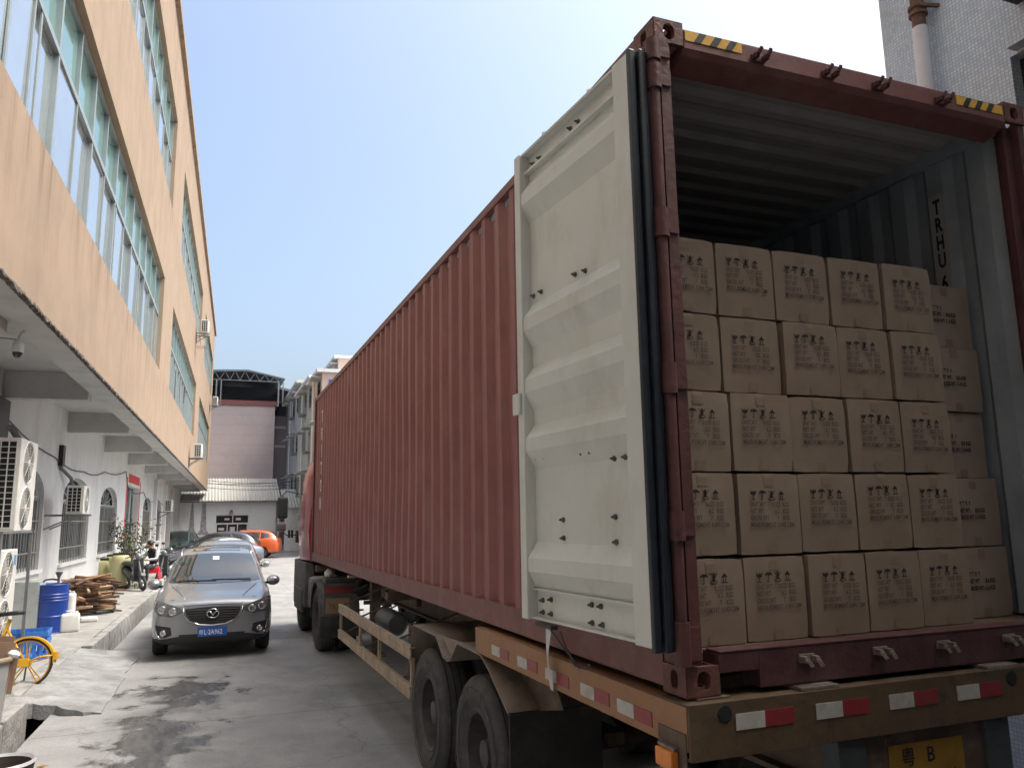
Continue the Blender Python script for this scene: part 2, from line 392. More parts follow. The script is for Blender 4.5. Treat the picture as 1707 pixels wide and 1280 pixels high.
# windows of the upper floors
pane_cache = {}
def pane_mesh(wd, ht, kind):
    key = (round(wd,3), round(ht,3), kind)
    if key not in pane_cache:
        q = MB(); q.b(-.004, .004, 0, wd, 0, ht); pane_cache[key] = q.mesh('pane', {'g':M_glass,'t':M_green,'d':M_glassd}[kind])
    return pane_cache[key]
wr = random.Random(21)
def bank(a, c, z0, z1, tz):
    xg = XF-.16
    n = max(4, round((c-a)/1.2)); st = (c-a)/n
    fr = MB()
    fr.b(xg-.05, xg+.05, a, c, z0, z0+.06); fr.b(xg-.05, xg+.05, a, c, z1-.06, z1); fr.b(xg-.06, xg+.06, a, c, tz-.04, tz+.04)
    for i in range(n+1):
        yy = a+i*st; wd = .075 if i%2 else .05
        y0_, y1_ = (yy, yy+wd) if i == 0 else ((yy-wd, yy) if i == n else (yy-wd/2, yy+wd/2))
        fr.b(xg-.045, xg+.055, y0_, y1_, z0+.06, tz-.04); fr.b(xg-.045, xg+.055, y0_, y1_, tz+.04, z1-.06)
    wobj = fr.build('window', M_alu, BL)
    for i in range(n):
        yy = a+i*st+.03; pw = st-.06
        if yy+pw < 1.0: continue
        o = link('pane', pane_mesh(pw, z1-tz-.10, 't'), wobj, (xg-.01, yy, tz+.04)); o.rotation_euler = (0, wr.uniform(-.012,.012), wr.uniform(-.01,.01))
        # sliding leaf with its own stiles, slid over a little here and there
        sash = MB(); half = pw
        for s_ in (0,):
            xs = xg+(.018 if i%2 else -.022)
            o = link('pane', pane_mesh(half-.07, tz-z0-.20, 'g'), wobj, (xs, yy+s_*half+.035, z0+.11)); o.rotation_euler = (0, wr.uniform(-.008,.008), wr.uniform(-.012,.012))
            for e0 in (yy+s_*half, yy+s_*half+half-.04): sash.b(xs-.012, xs+.012, e0, e0+.04, z0+.065, tz-.045)
            sash.b(xs-.012, xs+.012, yy+s_*half+.04, yy+s_*half+half-.04, z0+.065, z0+.105); sash.b(xs-.012, xs+.012, yy+s_*half+.04, yy+s_*half+half-.04, tz-.085, tz-.045)
        if wr.random() < .35: e0 = yy+pw*wr.uniform(.12,.3); sash.b(xg+.032, xg+.052, e0, e0+.06, z0+.065, tz-.045)
        sash.build('sash', M_alu, wobj)
    cu = MB(); cu.b(xg-.42, xg-.40, a, c, z0, z1); cu.build('blind', M_curtain, wobj)
for a, c in banks2: bank(a, c, 6.29, 8.93, 7.86)
for a, c in banks3: bank(a, c, 11.35, 14.18, 12.9)
# ground-floor wall with arched windows and a doorway
arches = [(13.0,16.7),(18.7,22.4),(24.3,27.9),(36.0,39.6),(41.6,45.0),(47.4,50.8)]
ZS, ZSP, ZAP = 1.22, 2.72, 3.34
DOOR = (30.3,34.2)
f = MB()
edges = sorted(arches+[DOOR]); prev = Y0
def arc(a, c, n=14):
    mid = (a+c)/2; hw = (c-a)/2; return [(mid-hw*math.cos(math.pi*i/n), ZSP+(ZAP-ZSP)*math.sin(math.pi*i/n)**.85) for i in range(n+1)]
for a, c in edges:
    f.b(XW-.25, XW, prev, a, .0, 4.85)
    if (a, c) == DOOR: f.b(XW-.25, XW, a, c, 3.6, 4.85)
    else:
        f.b(XW-.25, XW, a, c, .0, ZS)
        poly = [(a,4.85)]+arc(a,c)+[(c,4.85)]
        f.prism(poly, lambda u, z: (XW, u, z), lambda u, z: (XW-.25, u, z))
    prev = c
f.b(XW-.25, XW, prev, Y1, 0, 4.85); f.b(-16, XW-.25, Y1-.25, Y1, 0, 4.5)
f.build('ground_floor_wall', M_whitewall, BL)
for a, c in arches:
    xg = XW-.18
    q = MB(); q.prism([(a,ZS)]+arc(a,c)+[(c,ZS)], lambda u, z: (xg-.01, u, z), lambda u, z: (xg-.03, u, z)); wi = q.build('window', M_glassd, BL)
    q = MB(); q.b(XW-.5, XW-.48, a, c, ZS, ZAP); q.build('blind', M_curtain, wi)
    q = MB(); q.b(xg, xg+.06, a, c, ZS, ZS+.06); q.b(xg-.005, xg+.08, a, c, ZSP-.05, ZSP+.05)
    q.b(xg, xg+.06, a, a+.06, ZS+.06, ZSP-.05); q.b(xg, xg+.06, c-.06, c, ZS+.06, ZSP-.05); q.b(xg, xg+.05, (a+c)/2-.03, (a+c)/2+.03, ZS+.06, ZSP-.05)
    pts = [(xg+.03, u, z) for u, z in arc(a+.03, c-.03)]; q.tube(pts, .035, 4)
    mid = (a+c)/2
    for ang in (30,60,90,120,150):
        q.bar((xg+.03, mid, ZSP+.05), (xg+.03, mid-(c-a)/2*.93*math.cos(R(ang)), ZSP+(ZAP-ZSP)*.93*math.sin(R(ang))**.85), .03, .02)
    q.build('frame', M_alu, wi)
    q = MB(); nb = 17
    for i in range(nb): yy = a+.1+(c-a-.2)*i/(nb-1); q.cyl((XW-.06, yy, ZS+.005), (XW-.06, yy, ZSP), .011, n=5)
    for zz in (ZS+.35, ZS+1.0): q.b(XW-.075, XW-.045, a, c, zz, zz+.03)
    q.build('bars', M_steelbar, wi)
    q = MB(); q.b(XW-.05, XW+.07, a-.08, c+.08, ZS-.07, ZS-.004); q.build('sill', M_white, wi)
# doorway: dark recess, steel shutter boxes, red couplet strips
M_red = mat('red_paper', (.55,.045,.05), .7, var=.15, vscale=9)
q = MB(); a, c = DOOR
q.b(XW-.9, XW-.85, a, c, .17, 3.6); d = q.build('door', mat('shop_door', (.16,.17,.16), .5, var=.3, vscale=2), BL)
q = MB(); q.b(XW-.3, XW-.26, a+.9, a+1.5, .18, 3.55); q.b(XW-.3, XW-.26, c-.9, c-.4, .18, 3.55); q.build('door_leaf', M_alu, d)
for yy in (a-.32, c+.10):
    q = MB(); q.b(XW+.002, XW+.010, yy, yy+.24, 1.4, 3.9); q.build('red_couplet', M_red, d)
q = MB(); q.b(XW+.002, XW+.010, a+.2, c-.2, 3.72, 4.05); q.build('red_lintel_banner', M_red, d)
# wall pilasters with pale boards further along
for yy in (40.3,45.9,51.4):
    q = MB(); q.b(XW+.001, XW+.16, yy, yy+.55, .17, 4.3); q.build('pilaster', M_whitewall, BL)
q = MB(); q.b(XW+.002,XW+.35,46.9,47.3,.17,3.3); q.build('service_duct', mat('duct_paint',(.30,.29,.27),.6), BL)
# conduits and cable runs on the wall
q = MB(); pts = []
anch = [(4,4.1),(12.7,4.12),(17.3,3.66),(21.0,3.55),(24.5,3.75),(29.4,4.05),(30.5,3.4),(35.6,3.52),(38,3.2),(42,3.4),(47,3.2)]
for (ya, za), (yc, zc) in zip(anch, anch[1:]):
    for i in range(6): t = i/6; pts.append((XW+.03, ya+(yc-ya)*t, za+(zc-za)*t-.10*math.sin(math.pi*t)))
q.tube(pts, .014, 5); q.build('wall_cable', M_cable, BL)
q = MB(); q.tube([(XW+.04,17.9,3.55),(XW+.05,17.95,3.45),(XW+.16,18.6,3.25),(XW+.17,18.75,3.0),(XW+.3,18.75,2.95)], .04, 8); q.build('refrigerant_pipe', M_foam, BL, smooth=True)
q = MB(); q.b(XW+.005,XW+.10,17.8,18.05,3.5,3.98); q.build('junction_box', M_black, BL)
q = MB(); q.b(XW+.005,XW+.14,11.9,12.9,3.55,4.3); q.build('cable_box', M_black, BL)
q = MB()
for k in range(3): q.tube([(XW+.1,12.7+.1*k,3.8),(XW+.14,12.95+.12*k,3.86),(XW+.2,13.15+.12*k,3.7),(XW+.22,13.1+.1*k,3.45),(XW+.3,12.9+.1*k,3.25)], .04, 8)
q.build('refrigerant_pipe', M_foam, BL, smooth=True)
# ------------------------------------------------------------------ shipping container
CH, CL, CW, ZB = 2.998, 12.192, 2.438, 1.42
M_red_c = mat('container_red', (.25,.092,.082), .55, var=.14, vscale=3.5, bump=.05, bscale=14, dirt=(.32,.18,.155), damt=.6, dscale=3, streak=.75, chip=((.10,.045,.035),9,.70))
M_rail = mat('container_rail', (.185,.07,.064), .55, var=.2, vscale=4, bump=.1, bscale=30, dirt=(.22,.15,.125), damt=.6, dscale=6, chip=((.07,.04,.03),14,.67))
M_post = mat('container_rust_red_shaded', (.10,.036,.037), .6, var=.25, vscale=6, bump=.2, bscale=30, dirt=(.05,.03,.026), damt=.9, dscale=9, chip=((.30,.22,.19),22,.69))  # red darkened to put the open end's shade into the colour; chips are wear
M_cin = mat('container_lining', (.32,.36,.40), .55, var=.15, vscale=3, dirt=(.16,.18,.19), damt=.6, dscale=3, streak=.6)
M_cast = mat('corner_casting', (.15,.06,.05), .65, var=.3, vscale=12, bump=.3, bscale=40, dirt=(.05,.03,.025), damt=.8, dscale=14)
M_doorw = mat('door_cream', (.62,.635,.605), .5, var=.05, vscale=3, bump=.03, bscale=12, dirt=(.44,.42,.36), damt=.5, dscale=3, streak=.5, chip=((.30,.25,.19),16,.735))
M_gasket = mat('door_gasket', (.014,.02,.028), .45, var=.3, vscale=12)
M_bolt = mat('bolt_steel', (.13,.12,.11), .45, .7, var=.3, vscale=30)
M_chip = mat('worn_steel', (.28,.24,.21), .5, .6, var=.4, vscale=25)
M_yel = mat('sticker_yellow', (.78,.44,.05), .5, var=.12, vscale=30); M_blk = mat('sticker_black', (.03,.03,.032), .5, var=.3, vscale=30)
M_letw = mat('letter_white', (.75,.72,.66), .6, var=.1); M_letk = mat('letter_black', (.012,.012,.014), .6, var=0); M_letbg = mat('letter_backing', (.40,.41,.40), .6, var=.1)
CT = thing('shipping_container', 'oxide-red high-cube shipping container on trailer, rear open and full of cartons', 'shipping container', (0,0,ZB))

def stadium(wd, ht, n=20):
    """slot outline, taller than wide"""
    r = wd/2; s = ht/2-r; P = []
    for k in range(n):
        a = 2*math.pi*k/n; P.append((r*math.cos(a), r*math.sin(a)+(s if math.sin(a) > 1e-6 else (-s if math.sin(a) < -1e-6 else 0))))
    return P
def ring_plate(mb, o, eu, ev, wu, wv, su, sv, t):
    """plate wu x wv centred at o with a slot su x sv; thickness t along eu x ev"""
    o = Vector(o); eu = Vector(eu); ev = Vector(ev); nn = eu.cross(ev)
    inn = stadium(su, sv) if sv >= su else [(b_, a_) for a_, b_ in stadium(sv, su)]
    out = []
    for a_, b_ in inn:
        ang = math.atan2(b_, a_); c_, s_ = math.cos(ang), math.sin(ang)
        k = min(wu/2/max(abs(c_),1e-6), wv/2/max(abs(s_),1e-6)); out.append([c_*k, s_*k])
    for cx_, cy_ in ((1,1),(-1,1),(-1,-1),(1,-1)):       # pull the nearest point onto each corner
        j = min(range(len(out)), key=lambda i: (out[i][0]-cx_*wu/2)**2+(out[i][1]-cy_*wv/2)**2); out[j] = [cx_*wu/2, cy_*wv/2]
    n = len(inn); pt = lambda q, d: o+eu*q[0]+ev*q[1]-nn*d
    A = [mb.av(pt(q,0)) for q in out]; B = [mb.av(pt(q,0)) for q in inn]; C_ = [mb.av(pt(q,t)) for q in inn]; D = [mb.av(pt(q,t)) for q in out]
    for k in range(n):
        j = (k+1)%n
        mb.face((A[k],A[j],B[j],B[k])); mb.face((B[k],B[j],C_[j],C_[k])); mb.face((C_[k],C_[j],D[j],D[k])); mb.face((D[k],D[j],A[j],A[k]))
def casting(x, y, z, sx, sy, sz):
    """outer corner at (x, y, z); sx, sy, sz point inwards"""
    W_, D_, H_ = .162, .178, .118; mb = MB()
    cx_, cy_, cz_ = x+sx*W_/2, y+sy*D_/2, z+sz*H_/2
    ring_plate(mb, (x, cy_+sy*.002, cz_+sz*.0015), (0,-1,0) if sx > 0 else (0,1,0), (0,0,1), D_-.004, H_-.003, .052, .079, .028)
    ring_plate(mb, (cx_+sx*.0015, y, cz_+sz*.0025), (1,0,0) if sy > 0 else (-1,0,0), (0,0,1), W_-.009, H_-.005, .064, .080, .028)
    ring_plate(mb, (cx_, cy_, z), (0,1,0) if sz > 0 else (1,0,0), (1,0,0) if sz > 0 else (0,1,0), W_-.003 if sz < 0 else D_-.003, D_-.003 if sz < 0 else W_-.003, .064, .10, .028)
    mb.b(*sorted((x+sx*(W_-.02), x+sx*(W_-.003))), *sorted((y+sy*.029, y+sy*D_)), *sorted((z+sz*.029, z+sz*(H_-.002))))
    mb.b(*sorted((x+sx*.029, x+sx*(W_-.02))), *sorted((y+sy*(D_-.02), y+sy*D_)), *sorted((z+sz*.029, z+sz*(H_-.002))))
    return mb.build('corner_casting', M_cast, CT, smooth=40, recalc=True)
for x, sx in ((0,1),(CW,-1)):
    for y_, sy in ((0,1),(CL,-1)):
        for z, sz in ((0,1),(CH,-1)): casting(x, y_, z, sx, sy, sz)
# corner posts
for x0, x1 in ((.004,.125),(CW-.125,CW-.004)):
    q = MB(); q.b(x0, x1, CL-.12, CL-.004, .118, CH-.118); q.build('corner_post', M_post, CT, bevel=.006)
q = MB(); q.b(.004, .05, .012, .16, .118, CH-.118); q.b(.05, .118, .055, .10, .118, CH-.118); q.build('corner_post', M_post, CT, bevel=.006)
q = MB(); q.b(CW-.05, CW-.004, .012, .16, .118, CH-.118); q.b(CW-.118, CW-.05, .055, .10, .118, CH-.118); q.build('corner_post', M_post, CT, bevel=.006)
# door hinge knuckles stacked on the left rear post
for z0, z1 in ((.13,.30),(.62,.74),(1.23,1.36),(1.92,2.05),(2.62,2.74),(2.76,2.86)):
    q = MB(); q.cyl((-.018,-.012,z0),(-.018,-.012,z1),.034,n=14); q.b(-.02,.06,-.03,.011,z0+.02,z1-.02); q.build('hinge', M_post, CT, smooth=40)
q = MB(); q.cyl((-.018,-.012,.13),(-.018,-.012,CH-.13),.024,n=12); q.b(.012,.062,-.022,.0115,.13,CH-.122); q.build('hinge_rod', M_post, CT, smooth=40)
# header and sill
q = MB(); q.prism([(0,CH-.125),(0,CH-.03),(.02,CH-.022),(.14,CH-.022),(.14,CH-.19),(.02,CH-.155)], lambda u, z: (.163,u,z), lambda u, z: (CW-.163,u,z)); q.build('header', M_rail, CT, bevel=.006)
q = MB(); q.b(.36, CW-.36, .004, .12, .012, .163); q.b(.163, .36, .004, .12, .085, .163); q.b(CW-.36, CW-.163, .004, .12, .085, .163); q.b(.163,CW-.163,.0,.10,.164,.172); q.build('sill', mat('sill_worn_shaded', (.085,.032,.034), .6, var=.3, vscale=5, bump=.2, bscale=30, dirt=(.10,.075,.065), damt=.8, dscale=5, chip=((.20,.16,.14),16,.70)), CT, bevel=.005)  # sill base darkened to carry occlusion shade, along with real wear and grime
# cam keepers
def keeper(x, z, up_):
    q = MB(); s_ = 1 if up_ else -1
    q.b(x-.05, x+.05, -.014, .0, z-.022, z+.022); q.b(x-.05, x-.022, -.055, -.014, z-.018, z+.014); q.b(x+.022, x+.05, -.055, -.014, z-.018, z+.014)
    q.bar((x-.036,-.055,z), (x-.018,-.072,z+.035*s_), .022, .02); q.bar((x+.036,-.055,z), (x+.05,-.07,z+.04*s_), .022, .02)
    o = q.build('cam_keeper', M_post if up_ else M_chip, CT, bevel=.004); k_ = .8
    for v in o.data.vertices: v.co = Vector((x+(v.co.x-x)*k_, v.co.y*k_, z+(v.co.z-z)*k_))
    return o
for x in (.58,1.01,1.34,1.78): keeper(x, CH-.098, True)
for x in (.60,1.01,1.39,1.82): keeper(x, .115, False)
# hazard stickers: yellow strip with black slanted bars
for x0, x1 in ((.170,.49),(1.905,2.26)):
    z0, z1 = CH-.088, CH-.036
    q = MB(); q.poly(((x0,-.0025,z0),(x1,-.0025,z0),(x1,-.0025,z1),(x0,-.0025,z1))); st = q.build('hazard_sticker', M_yel, CT)
    q = MB(); k = 0; x = x0+.045
    while x+.075 < x1:
        q.poly(((x,-.0042,z0),(x+.04,-.0042,z0),(x+.075,-.0042,z1),(x+.035,-.0042,z1))); x += .088
    q.build('black_bars', M_blk, st)
# corrugated skins
def corr(length, pitch=.288, depth=.044, flat=.075, start=0, flat2=None):
    """list of (s, d): d = 0 outer flat, depth = inner flat"""
    P = []; s_ = start; flat2 = flat2 or flat; web = (pitch-flat-flat2)/2
    while s_ < length-pitch*.4:
        P += [(s_,0),(s_+flat,0),(s_+flat+web,depth),(s_+flat+flat2+web,depth)]; s_ += pitch
    P.append((min(s_, length),0)); return [p for p in P if p[0] <= length]
prof = corr(CL-.36, start=-.0745, flat2=.113)
dr = random.Random(4)
def side(xo, sgn, mat_, name, off):
    P = []
    NZ = 9
    for i in range(NZ+1):
        z = .165+(CH-.06-.165)*i/NZ
        P.append([(xo+sgn*(d+off), .18+s_, z) for s_, d in prof])
    if sgn > 0:        # a few dents that bow the ribs
        for (yc, zc, a_, r_) in ((5.1,1.3,.018,.6),(3.5,.9,.012,.5),(7.3,1.8,.015,.7),(2.0,.7,.010,.4),(9.0,.8,.014,.6)):
            for row in P:
                for k, p in enumerate(row):
                    g = math.exp(-((p[1]-yc)**2+(p[2]-zc)**2)/r_**2); row[k] = (p[0]+a_*g, p[1]+a_*.8*g, p[2])
    q = MB(); q.grid(P); return q.build(name, mat_, CT, recalc=False)
side(.012, 1, M_red_c, 'side_panel', 0); side(.012, 1, M_cin, 'side_lining', .004)
side(CW-.012, -1, M_red_c, 'side_panel', 0); side(CW-.012, -1, M_cin, 'side_lining', .004)
rp = corr(CL-.30, .209, .022, .06)
q = MB(); q.grid([[(x, .145+s_, CH-.022-d) for s_, d in rp] for x in (.03, CW-.03)]); q.build('roof_panel', M_red_c, CT, recalc=False)
q = MB(); q.grid([[(x, .145+s_, CH-.030-d) for s_, d in rp] for x in (.03, CW-.03)]); q.build('roof_lining', mat('container_ceiling', (.42,.405,.40), .6, var=.12, vscale=3, dirt=(.2,.19,.185), damt=.5, dscale=3), CT, recalc=False)
q = MB(); ep = corr(CW-.2, .25, .04, .08); q.grid([[(.1+s_, CL-.02-d, z) for s_, d in ep] for z in (.16, CH-.06)]); q.build('front_panel', M_cin, CT, recalc=False)
q = MB(); q.grid([[(.1+s_, CL-.014-d, z) for s_, d in ep] for z in (.16, CH-.06)]); q.build('front_skin', M_red_c, CT, recalc=False)
# rails
for x0, x1 in ((.05,.085),(CW-.085,CW-.05)):
    q = MB(); q.b(x0, x1, .142, CL-.12, CH-.12, CH-.024); q.build('inner_rail', M_cin, CT)
for x0, x1 in ((.0,.06),(CW-.06,CW)):
    q = MB(); q.b(x0, x1, .18, CL-.18, CH-.075, CH-.012); q.build('top_rail', M_rail, CT, bevel=.004)
for sx in (1,-1):
    X = 0.004 if sx > 0 else CW-.004; q = MB()
    q.b(*sorted((X, X+sx*.006)), .18, CL-.18, .02, .168); q.b(*sorted((X+sx*.006, X+sx*.05)), .18, CL-.18, .160, .168); q.b(*sorted((X+sx*.006, X+sx*.05)), .18, CL-.18, .02, .028); q.build('bottom_rail', M_rail, CT)
q = MB(); q.b(.012, CW-.012, .12, CL-.05, .10, .15); q.build('floor', mat('container_floor', (.16,.11,.07), .7, var=.3, vscale=5, bump=.2), CT)
for k in range(24):
    q = MB(); yy = .5+k*.485; q.b(.06, CW-.06, yy, yy+.05, .022, .099); q.build('cross_member', M_rail, CT)
# serial letters on the right lining and worn lettering on the left skin
def letters(word, x, y_, z, size, step, mat_, ex, nm):
    lst = []; zz = z
    for chh in word:
        if chh != ' ':
            me = text_mesh(chh, size, mat_, .0006, 'CENTER', .62, .004); link('letter', join_meshes('letter', [(me, plane_M((x, y_, zz), ex, (0,0,1)), 0)], [mat_]), nm)
        zz -= step
# the serial sits on an inward flat of the lining
xin = CW-.012-.044-.004
q = MB(); q.b(xin-.003, xin-.001, .522, .628, 1.98, 2.68); sb_ = q.build('serial_backing', M_letbg, CT)
letters('TRHU', xin-.0045, .572, 2.555, .13, .115, M_letk, (0,-1,0), sb_); letters('6', xin-.0045, .572, 2.065, .13, .115, M_letk, (0,-1,0), sb_)
zz = 2.42; sp_ = [o for o in CT.children if o.name.startswith('side_panel')][0]
for chh in 'TRITON':
    me = text_mesh(chh, .30, M_letw, .0006, 'CENTER', .8, .006); link('letter', join_meshes('letter', [(me, plane_M((.0095, 11.12, zz), (0,-1,0), (0,0,1)), 0)], [M_letw]), sp_); zz -= .30
# left door, swung right round to lie along the side; we see its inner face
DW, DZ0, DZ1 = 1.17, .20, 2.79
DM = Matrix.Translation((-.075,.022,0)) @ Matrix.Rotation(R(4.3), 4, 'Z') @ Matrix.Rotation(R(90), 4, 'Z')
# local axes after DM: u (x) runs away from the hinge, +y is towards the street (seen face)
def dpt(u, v, z): return (u, v, z)
zs = [(DZ1-.115,0)]
def ridge(zc, hgt=.23, dep=.052): 
    return [(zc+hgt/2+.0,0),(zc+.045,dep),(zc-.025,dep),(zc-hgt/2,0)]
prof_d = [(DZ1-.11,0)]
for zc in (2.50,1.77,1.42,1.10,.47): prof_d += ridge(zc, .25 if zc in (2.50,1.77,.47) else .24)
prof_d += [(DZ0+.15,0)]
q = MB(); q.grid([[(u, .012+d, z) for z, d in prof_d] for u in (.12, DW-.07)]); dr_ = q.build('door', M_doorw, CT, recalc=False); dr_.matrix_local = DM
q = MB(); q.grid([[(u, .006+d, z) for z, d in prof_d] for u in (DW-.07, .12)]); q.build('outer_skin', M_red_c, dr_, recalc=False)
q = MB(); q.b(.0,.122,-.012,.066,DZ0,DZ1); q.build('hinge_stile', M_doorw, dr_, bevel=.006)
q = MB(); q.b(DW-.072,DW,-.012,.072,DZ0,DZ1); q.build('lock_stile', M_doorw, dr_, bevel=.006)
q = MB(); q.b(.123,DW-.073,-.012,.012,DZ1-.11,DZ1-.004); q.b(.123,DW-.073,.012,.060,DZ1-.016,DZ1-.004); q.b(.123,DW-.073,.0125,.045,DZ1-.125,DZ1-.111); q.build('top_rail', M_doorw, dr_)
q = MB(); q.b(.123,DW-.073,-.012,.012,DZ0+.004,DZ0+.15); q.b(.123,DW-.073,.0125,.045,DZ0+.004,DZ0+.014); q.b(.123,DW-.073,.0125,.040,DZ0+.151,DZ0+.160); q.build('bottom_rail', M_doorw, dr_)
# rubber gasket: lips round the hinge edge
for v0, v1, u0, u1 in ((.034,.070,-.028,-.001),(.002,.027,-.045,-.001),(-.022,-.002,-.034,-.001)):
    q = MB(); q.b(u0,u1,v0,v1,DZ0-.015,DZ1+.01); q.build('gasket', M_gasket, dr_, bevel=.007)
q = MB(); q.b(DW+.001,DW+.03,.01,.045,DZ0,DZ1); q.build('gasket', M_gasket, dr_, bevel=.006)
q = MB(); q.b(DW-.05,DW+.035,.073,.091,1.28,1.40); q.build('door_retainer', M_doorw, dr_, bevel=.012)
bme = MB(); bme.lathe([(.0,.028),(.005,.025),(.008,.010),(.013,.008),(.014,0)], (0,0,0), (0,1,0), 10); bme = bme.mesh('bolt', M_bolt, smooth=40)
for u, z in ((.60,1.93),(.50,1.92),(1.06,1.94),(.97,1.94),(1.04,1.03),(.95,1.03),(.57,1.02),(.49,1.02),(.79,.71),(.31,.72),(.79,.62),(.31,.61),(1.03,.30),(.94,.31),(1.03,.24),(.94,.24),(.54,.32),(.46,.32),(.54,.24),(.45,.24),(.95,2.71),(1.03,2.71),(.52,2.72),(.60,2.72),(.30,.98),(.21,.98)):
    link('bolt', bme, dr_, (u, .013, z))
# lever ends of the lock rods standing above the door's top edge
for u in (.46,.95):
    q = MB(); q.cyl((u,-.03,DZ1-.05),(u,-.03,DZ1+.035),.017,n=8); q.bar((u,-.03,DZ1+.035),(u-.03,.0,DZ1+.065),.025,.02); q.build('lock_rod_end', M_chip, dr_)
# the right door folded back along the far side
q = MB(); q.b(CW+.05,CW+.11,.02,1.19,DZ0,DZ1); q.build('door', M_post, CT)

# ------------------------------------------------------------------ cartons
M_cart = mat('carton_board', (.285,.22,.163), .8, var=.10, vscale=7, bump=.06, bscale=18, dirt=(.27,.195,.145), damt=.6, dscale=3.0, chip=((.46,.37,.29),20,.72))
M_cart2 = mat('carton_board_pale', (.33,.26,.205), .8, var=.10, vscale=7, bump=.06, bscale=18, dirt=(.30,.22,.165), damt=.5, dscale=3.5)
M_ctape = mat('parcel_tape', (.26,.19,.13), .6, var=.12, vscale=9); M_ink = mat('stamp_ink', (.03,.022,.022), .7, var=.4, vscale=60); M_ink2 = mat('stamp_ink_faded', (.115,.08,.066), .7, var=.45, vscale=14)
CWD, CHT, CDP = .351, .376, .31
def carton_mesh(seed, wd, ht, dp, mt):
    r_ = random.Random(seed); q = MB(); n = 6; g = .004
    def P(u, v, w_):
        bul = .006*math.sin(math.pi*u)*math.sin(math.pi*v); return (g+u*(wd-2*g), -bul*r_.uniform(.6,1.2) if w_ == 0 else dp, g/2+v*(ht-g))
    F_ = [[P(i/n, j/n, 0) for i in range(n+1)] for j in range(n+1)]
    for (i, j) in ((0,0),(n,0),(0,n),(n,n)):
        x, y_, z = F_[j][i]; F_[j][i] = (x+(.004 if i == 0 else -.004)*r_.random(), y_+.007*r_.random(), z-(.006*r_.random() if j == n else -.004*r_.random()))
    q.grid(F_)
    a, b_, c, d = [q.av(p) for p in ((g,dp,g/2),(wd-g,dp,g/2),(wd-g,dp,ht-g/2),(g,dp,ht-g/2))]; q.face((a,d,c,b_))
    I = lambda i, j: j*(n+1)+i
    q.face([I(i,0) for i in range(n,-1,-1)]+[a,b_]); q.face([I(i,n) for i in range(n+1)]+[c,d]); q.face([I(0,j) for j in range(n+1)]+[d,a]); q.face([I(n,j) for j in range(n,-1,-1)]+[b_,c])
    return q.mesh('carton', mt, smooth=30)
def glyphs(lst, x, z, s):
    """goblet, umbrella, no-hooks figure, this-way-up marks"""
    q = MB()
    def pl(pts, cx): q.poly([(cx+px*s, 0, z+pz*s) for px, pz in pts])
    pl([(-.42,1),(-.1,.8),(.05,1),(.15,.82),(.42,1),(.34,.62),(.08,.45),(-.08,.45),(-.34,.62)], x); pl([(-.05,.45),(.05,.45),(.05,.08),(-.05,.08)], x); pl([(-.25,.08),(.25,.08),(.25,0),(-.25,0)], x)
    cx = x+1.15*s
    pl([(-.5,.62)]+[(.5*-math.cos(math.pi*k/8), .62+.38*math.sin(math.pi*k/8)) for k in range(1,8)]+[(.5,.62),(.25,.7),(0,.62),(-.25,.7)], cx); pl([(-.04,.62),(.04,.62),(.04,.08),(-.04,.08)], cx); pl([(-.04,.08),(-.2,.05),(-.2,.15),(-.13,.15),(-.12,.0),(.04,.0)], cx)
    cx = x+2.3*s
    def ln(a, b_, w_=.09):
        a = Vector((a[0],0,a[1])); b_ = Vector((b_[0],0,b_[1])); d = (b_-a).normalized(); nn = Vector((-d.z,0,d.x))*w_/2
        q.poly([(cx+p.x*s, 0, z+p.z*s) for p in (a+nn, b_+nn, b_-nn, a-nn)])
    ln((-.42,.05),(.42,.98)); ln((-.42,.98),(.42,.05)); pl([(.16*math.cos(k*math.pi/4), .85+.16*math.sin(k*math.pi/4)) for k in range(8)], cx); ln((0,.75),(0,.2),.22); ln((-.3,.0),(.3,.0)); ln((-.25,.5),(.25,.62))
    cx = x+3.55*s
    for dx in (-.14,.14): ln((dx,.12),(dx,.62),.08)
    pl([(-.4,.58),(.4,.58),(0,1)], cx); ln((-.42,.06),(.42,.06),.08)
    me = q.mesh('marks', M_ink, recalc=False); lst.append((me, Matrix.Identity(4), 0))
def stamp_mesh(kind):
    lst = []
    if kind == 'a':
        glyphs(lst, .085, .256, .045)
        for txt, x, z in (('UNIT WT',.064,.225),('0.025  KGS',.19,.225),('NET WT',.064,.194),('6.2   KGS',.205,.194),('GROSS WT',.064,.163),('7    KGS',.213,.163),('MEASUREMENT: 0.043 CBM',.064,.132)):
            lst.append((text_mesh(txt, .031, M_ink, 0, 'LEFT', .67, .0004), plane_M((x,0,z), (1,0,0), (0,0,1)), 1))
    else:
        glyphs(lst, .085, .225, .020)
        for txt, x, z in (('NET WT:',.075,.185),('10.5 KGS',.19,.185),('GROSS WT: 11.4 KGS',.075,.148)):
            lst.append((text_mesh(txt, .030, M_ink, 0, 'LEFT', .68, .0012), plane_M((x,0,z), (1,0,0), (0,0,1)), 0))
    return join_meshes('printing', lst, [M_ink, M_ink2])
st_a, st_b = stamp_mesh('a'), stamp_mesh('b')
cm_a = [carton_mesh(k, CWD, CHT, CDP, M_cart) for k in range(9)]; cm_b = [carton_mesh(40+k, .40, .372, .36, M_cart2) for k in range(3)]
def tape_mesh(wd, ht, top):
    q = MB(); c = wd/2; q.grid([[(c-.028, y_, z), (c+.028, y_, z)] for y_, z in ((-.0048,ht-.062),(-.0030,ht-.02),(.0005,ht-.001),(.05,ht+.0008))] if top else [[(c-.028, -.0045, z), (c+.028, -.0045, z)] for z in (.006,.05)]); return q.mesh('tape', M_ctape, recalc=False)
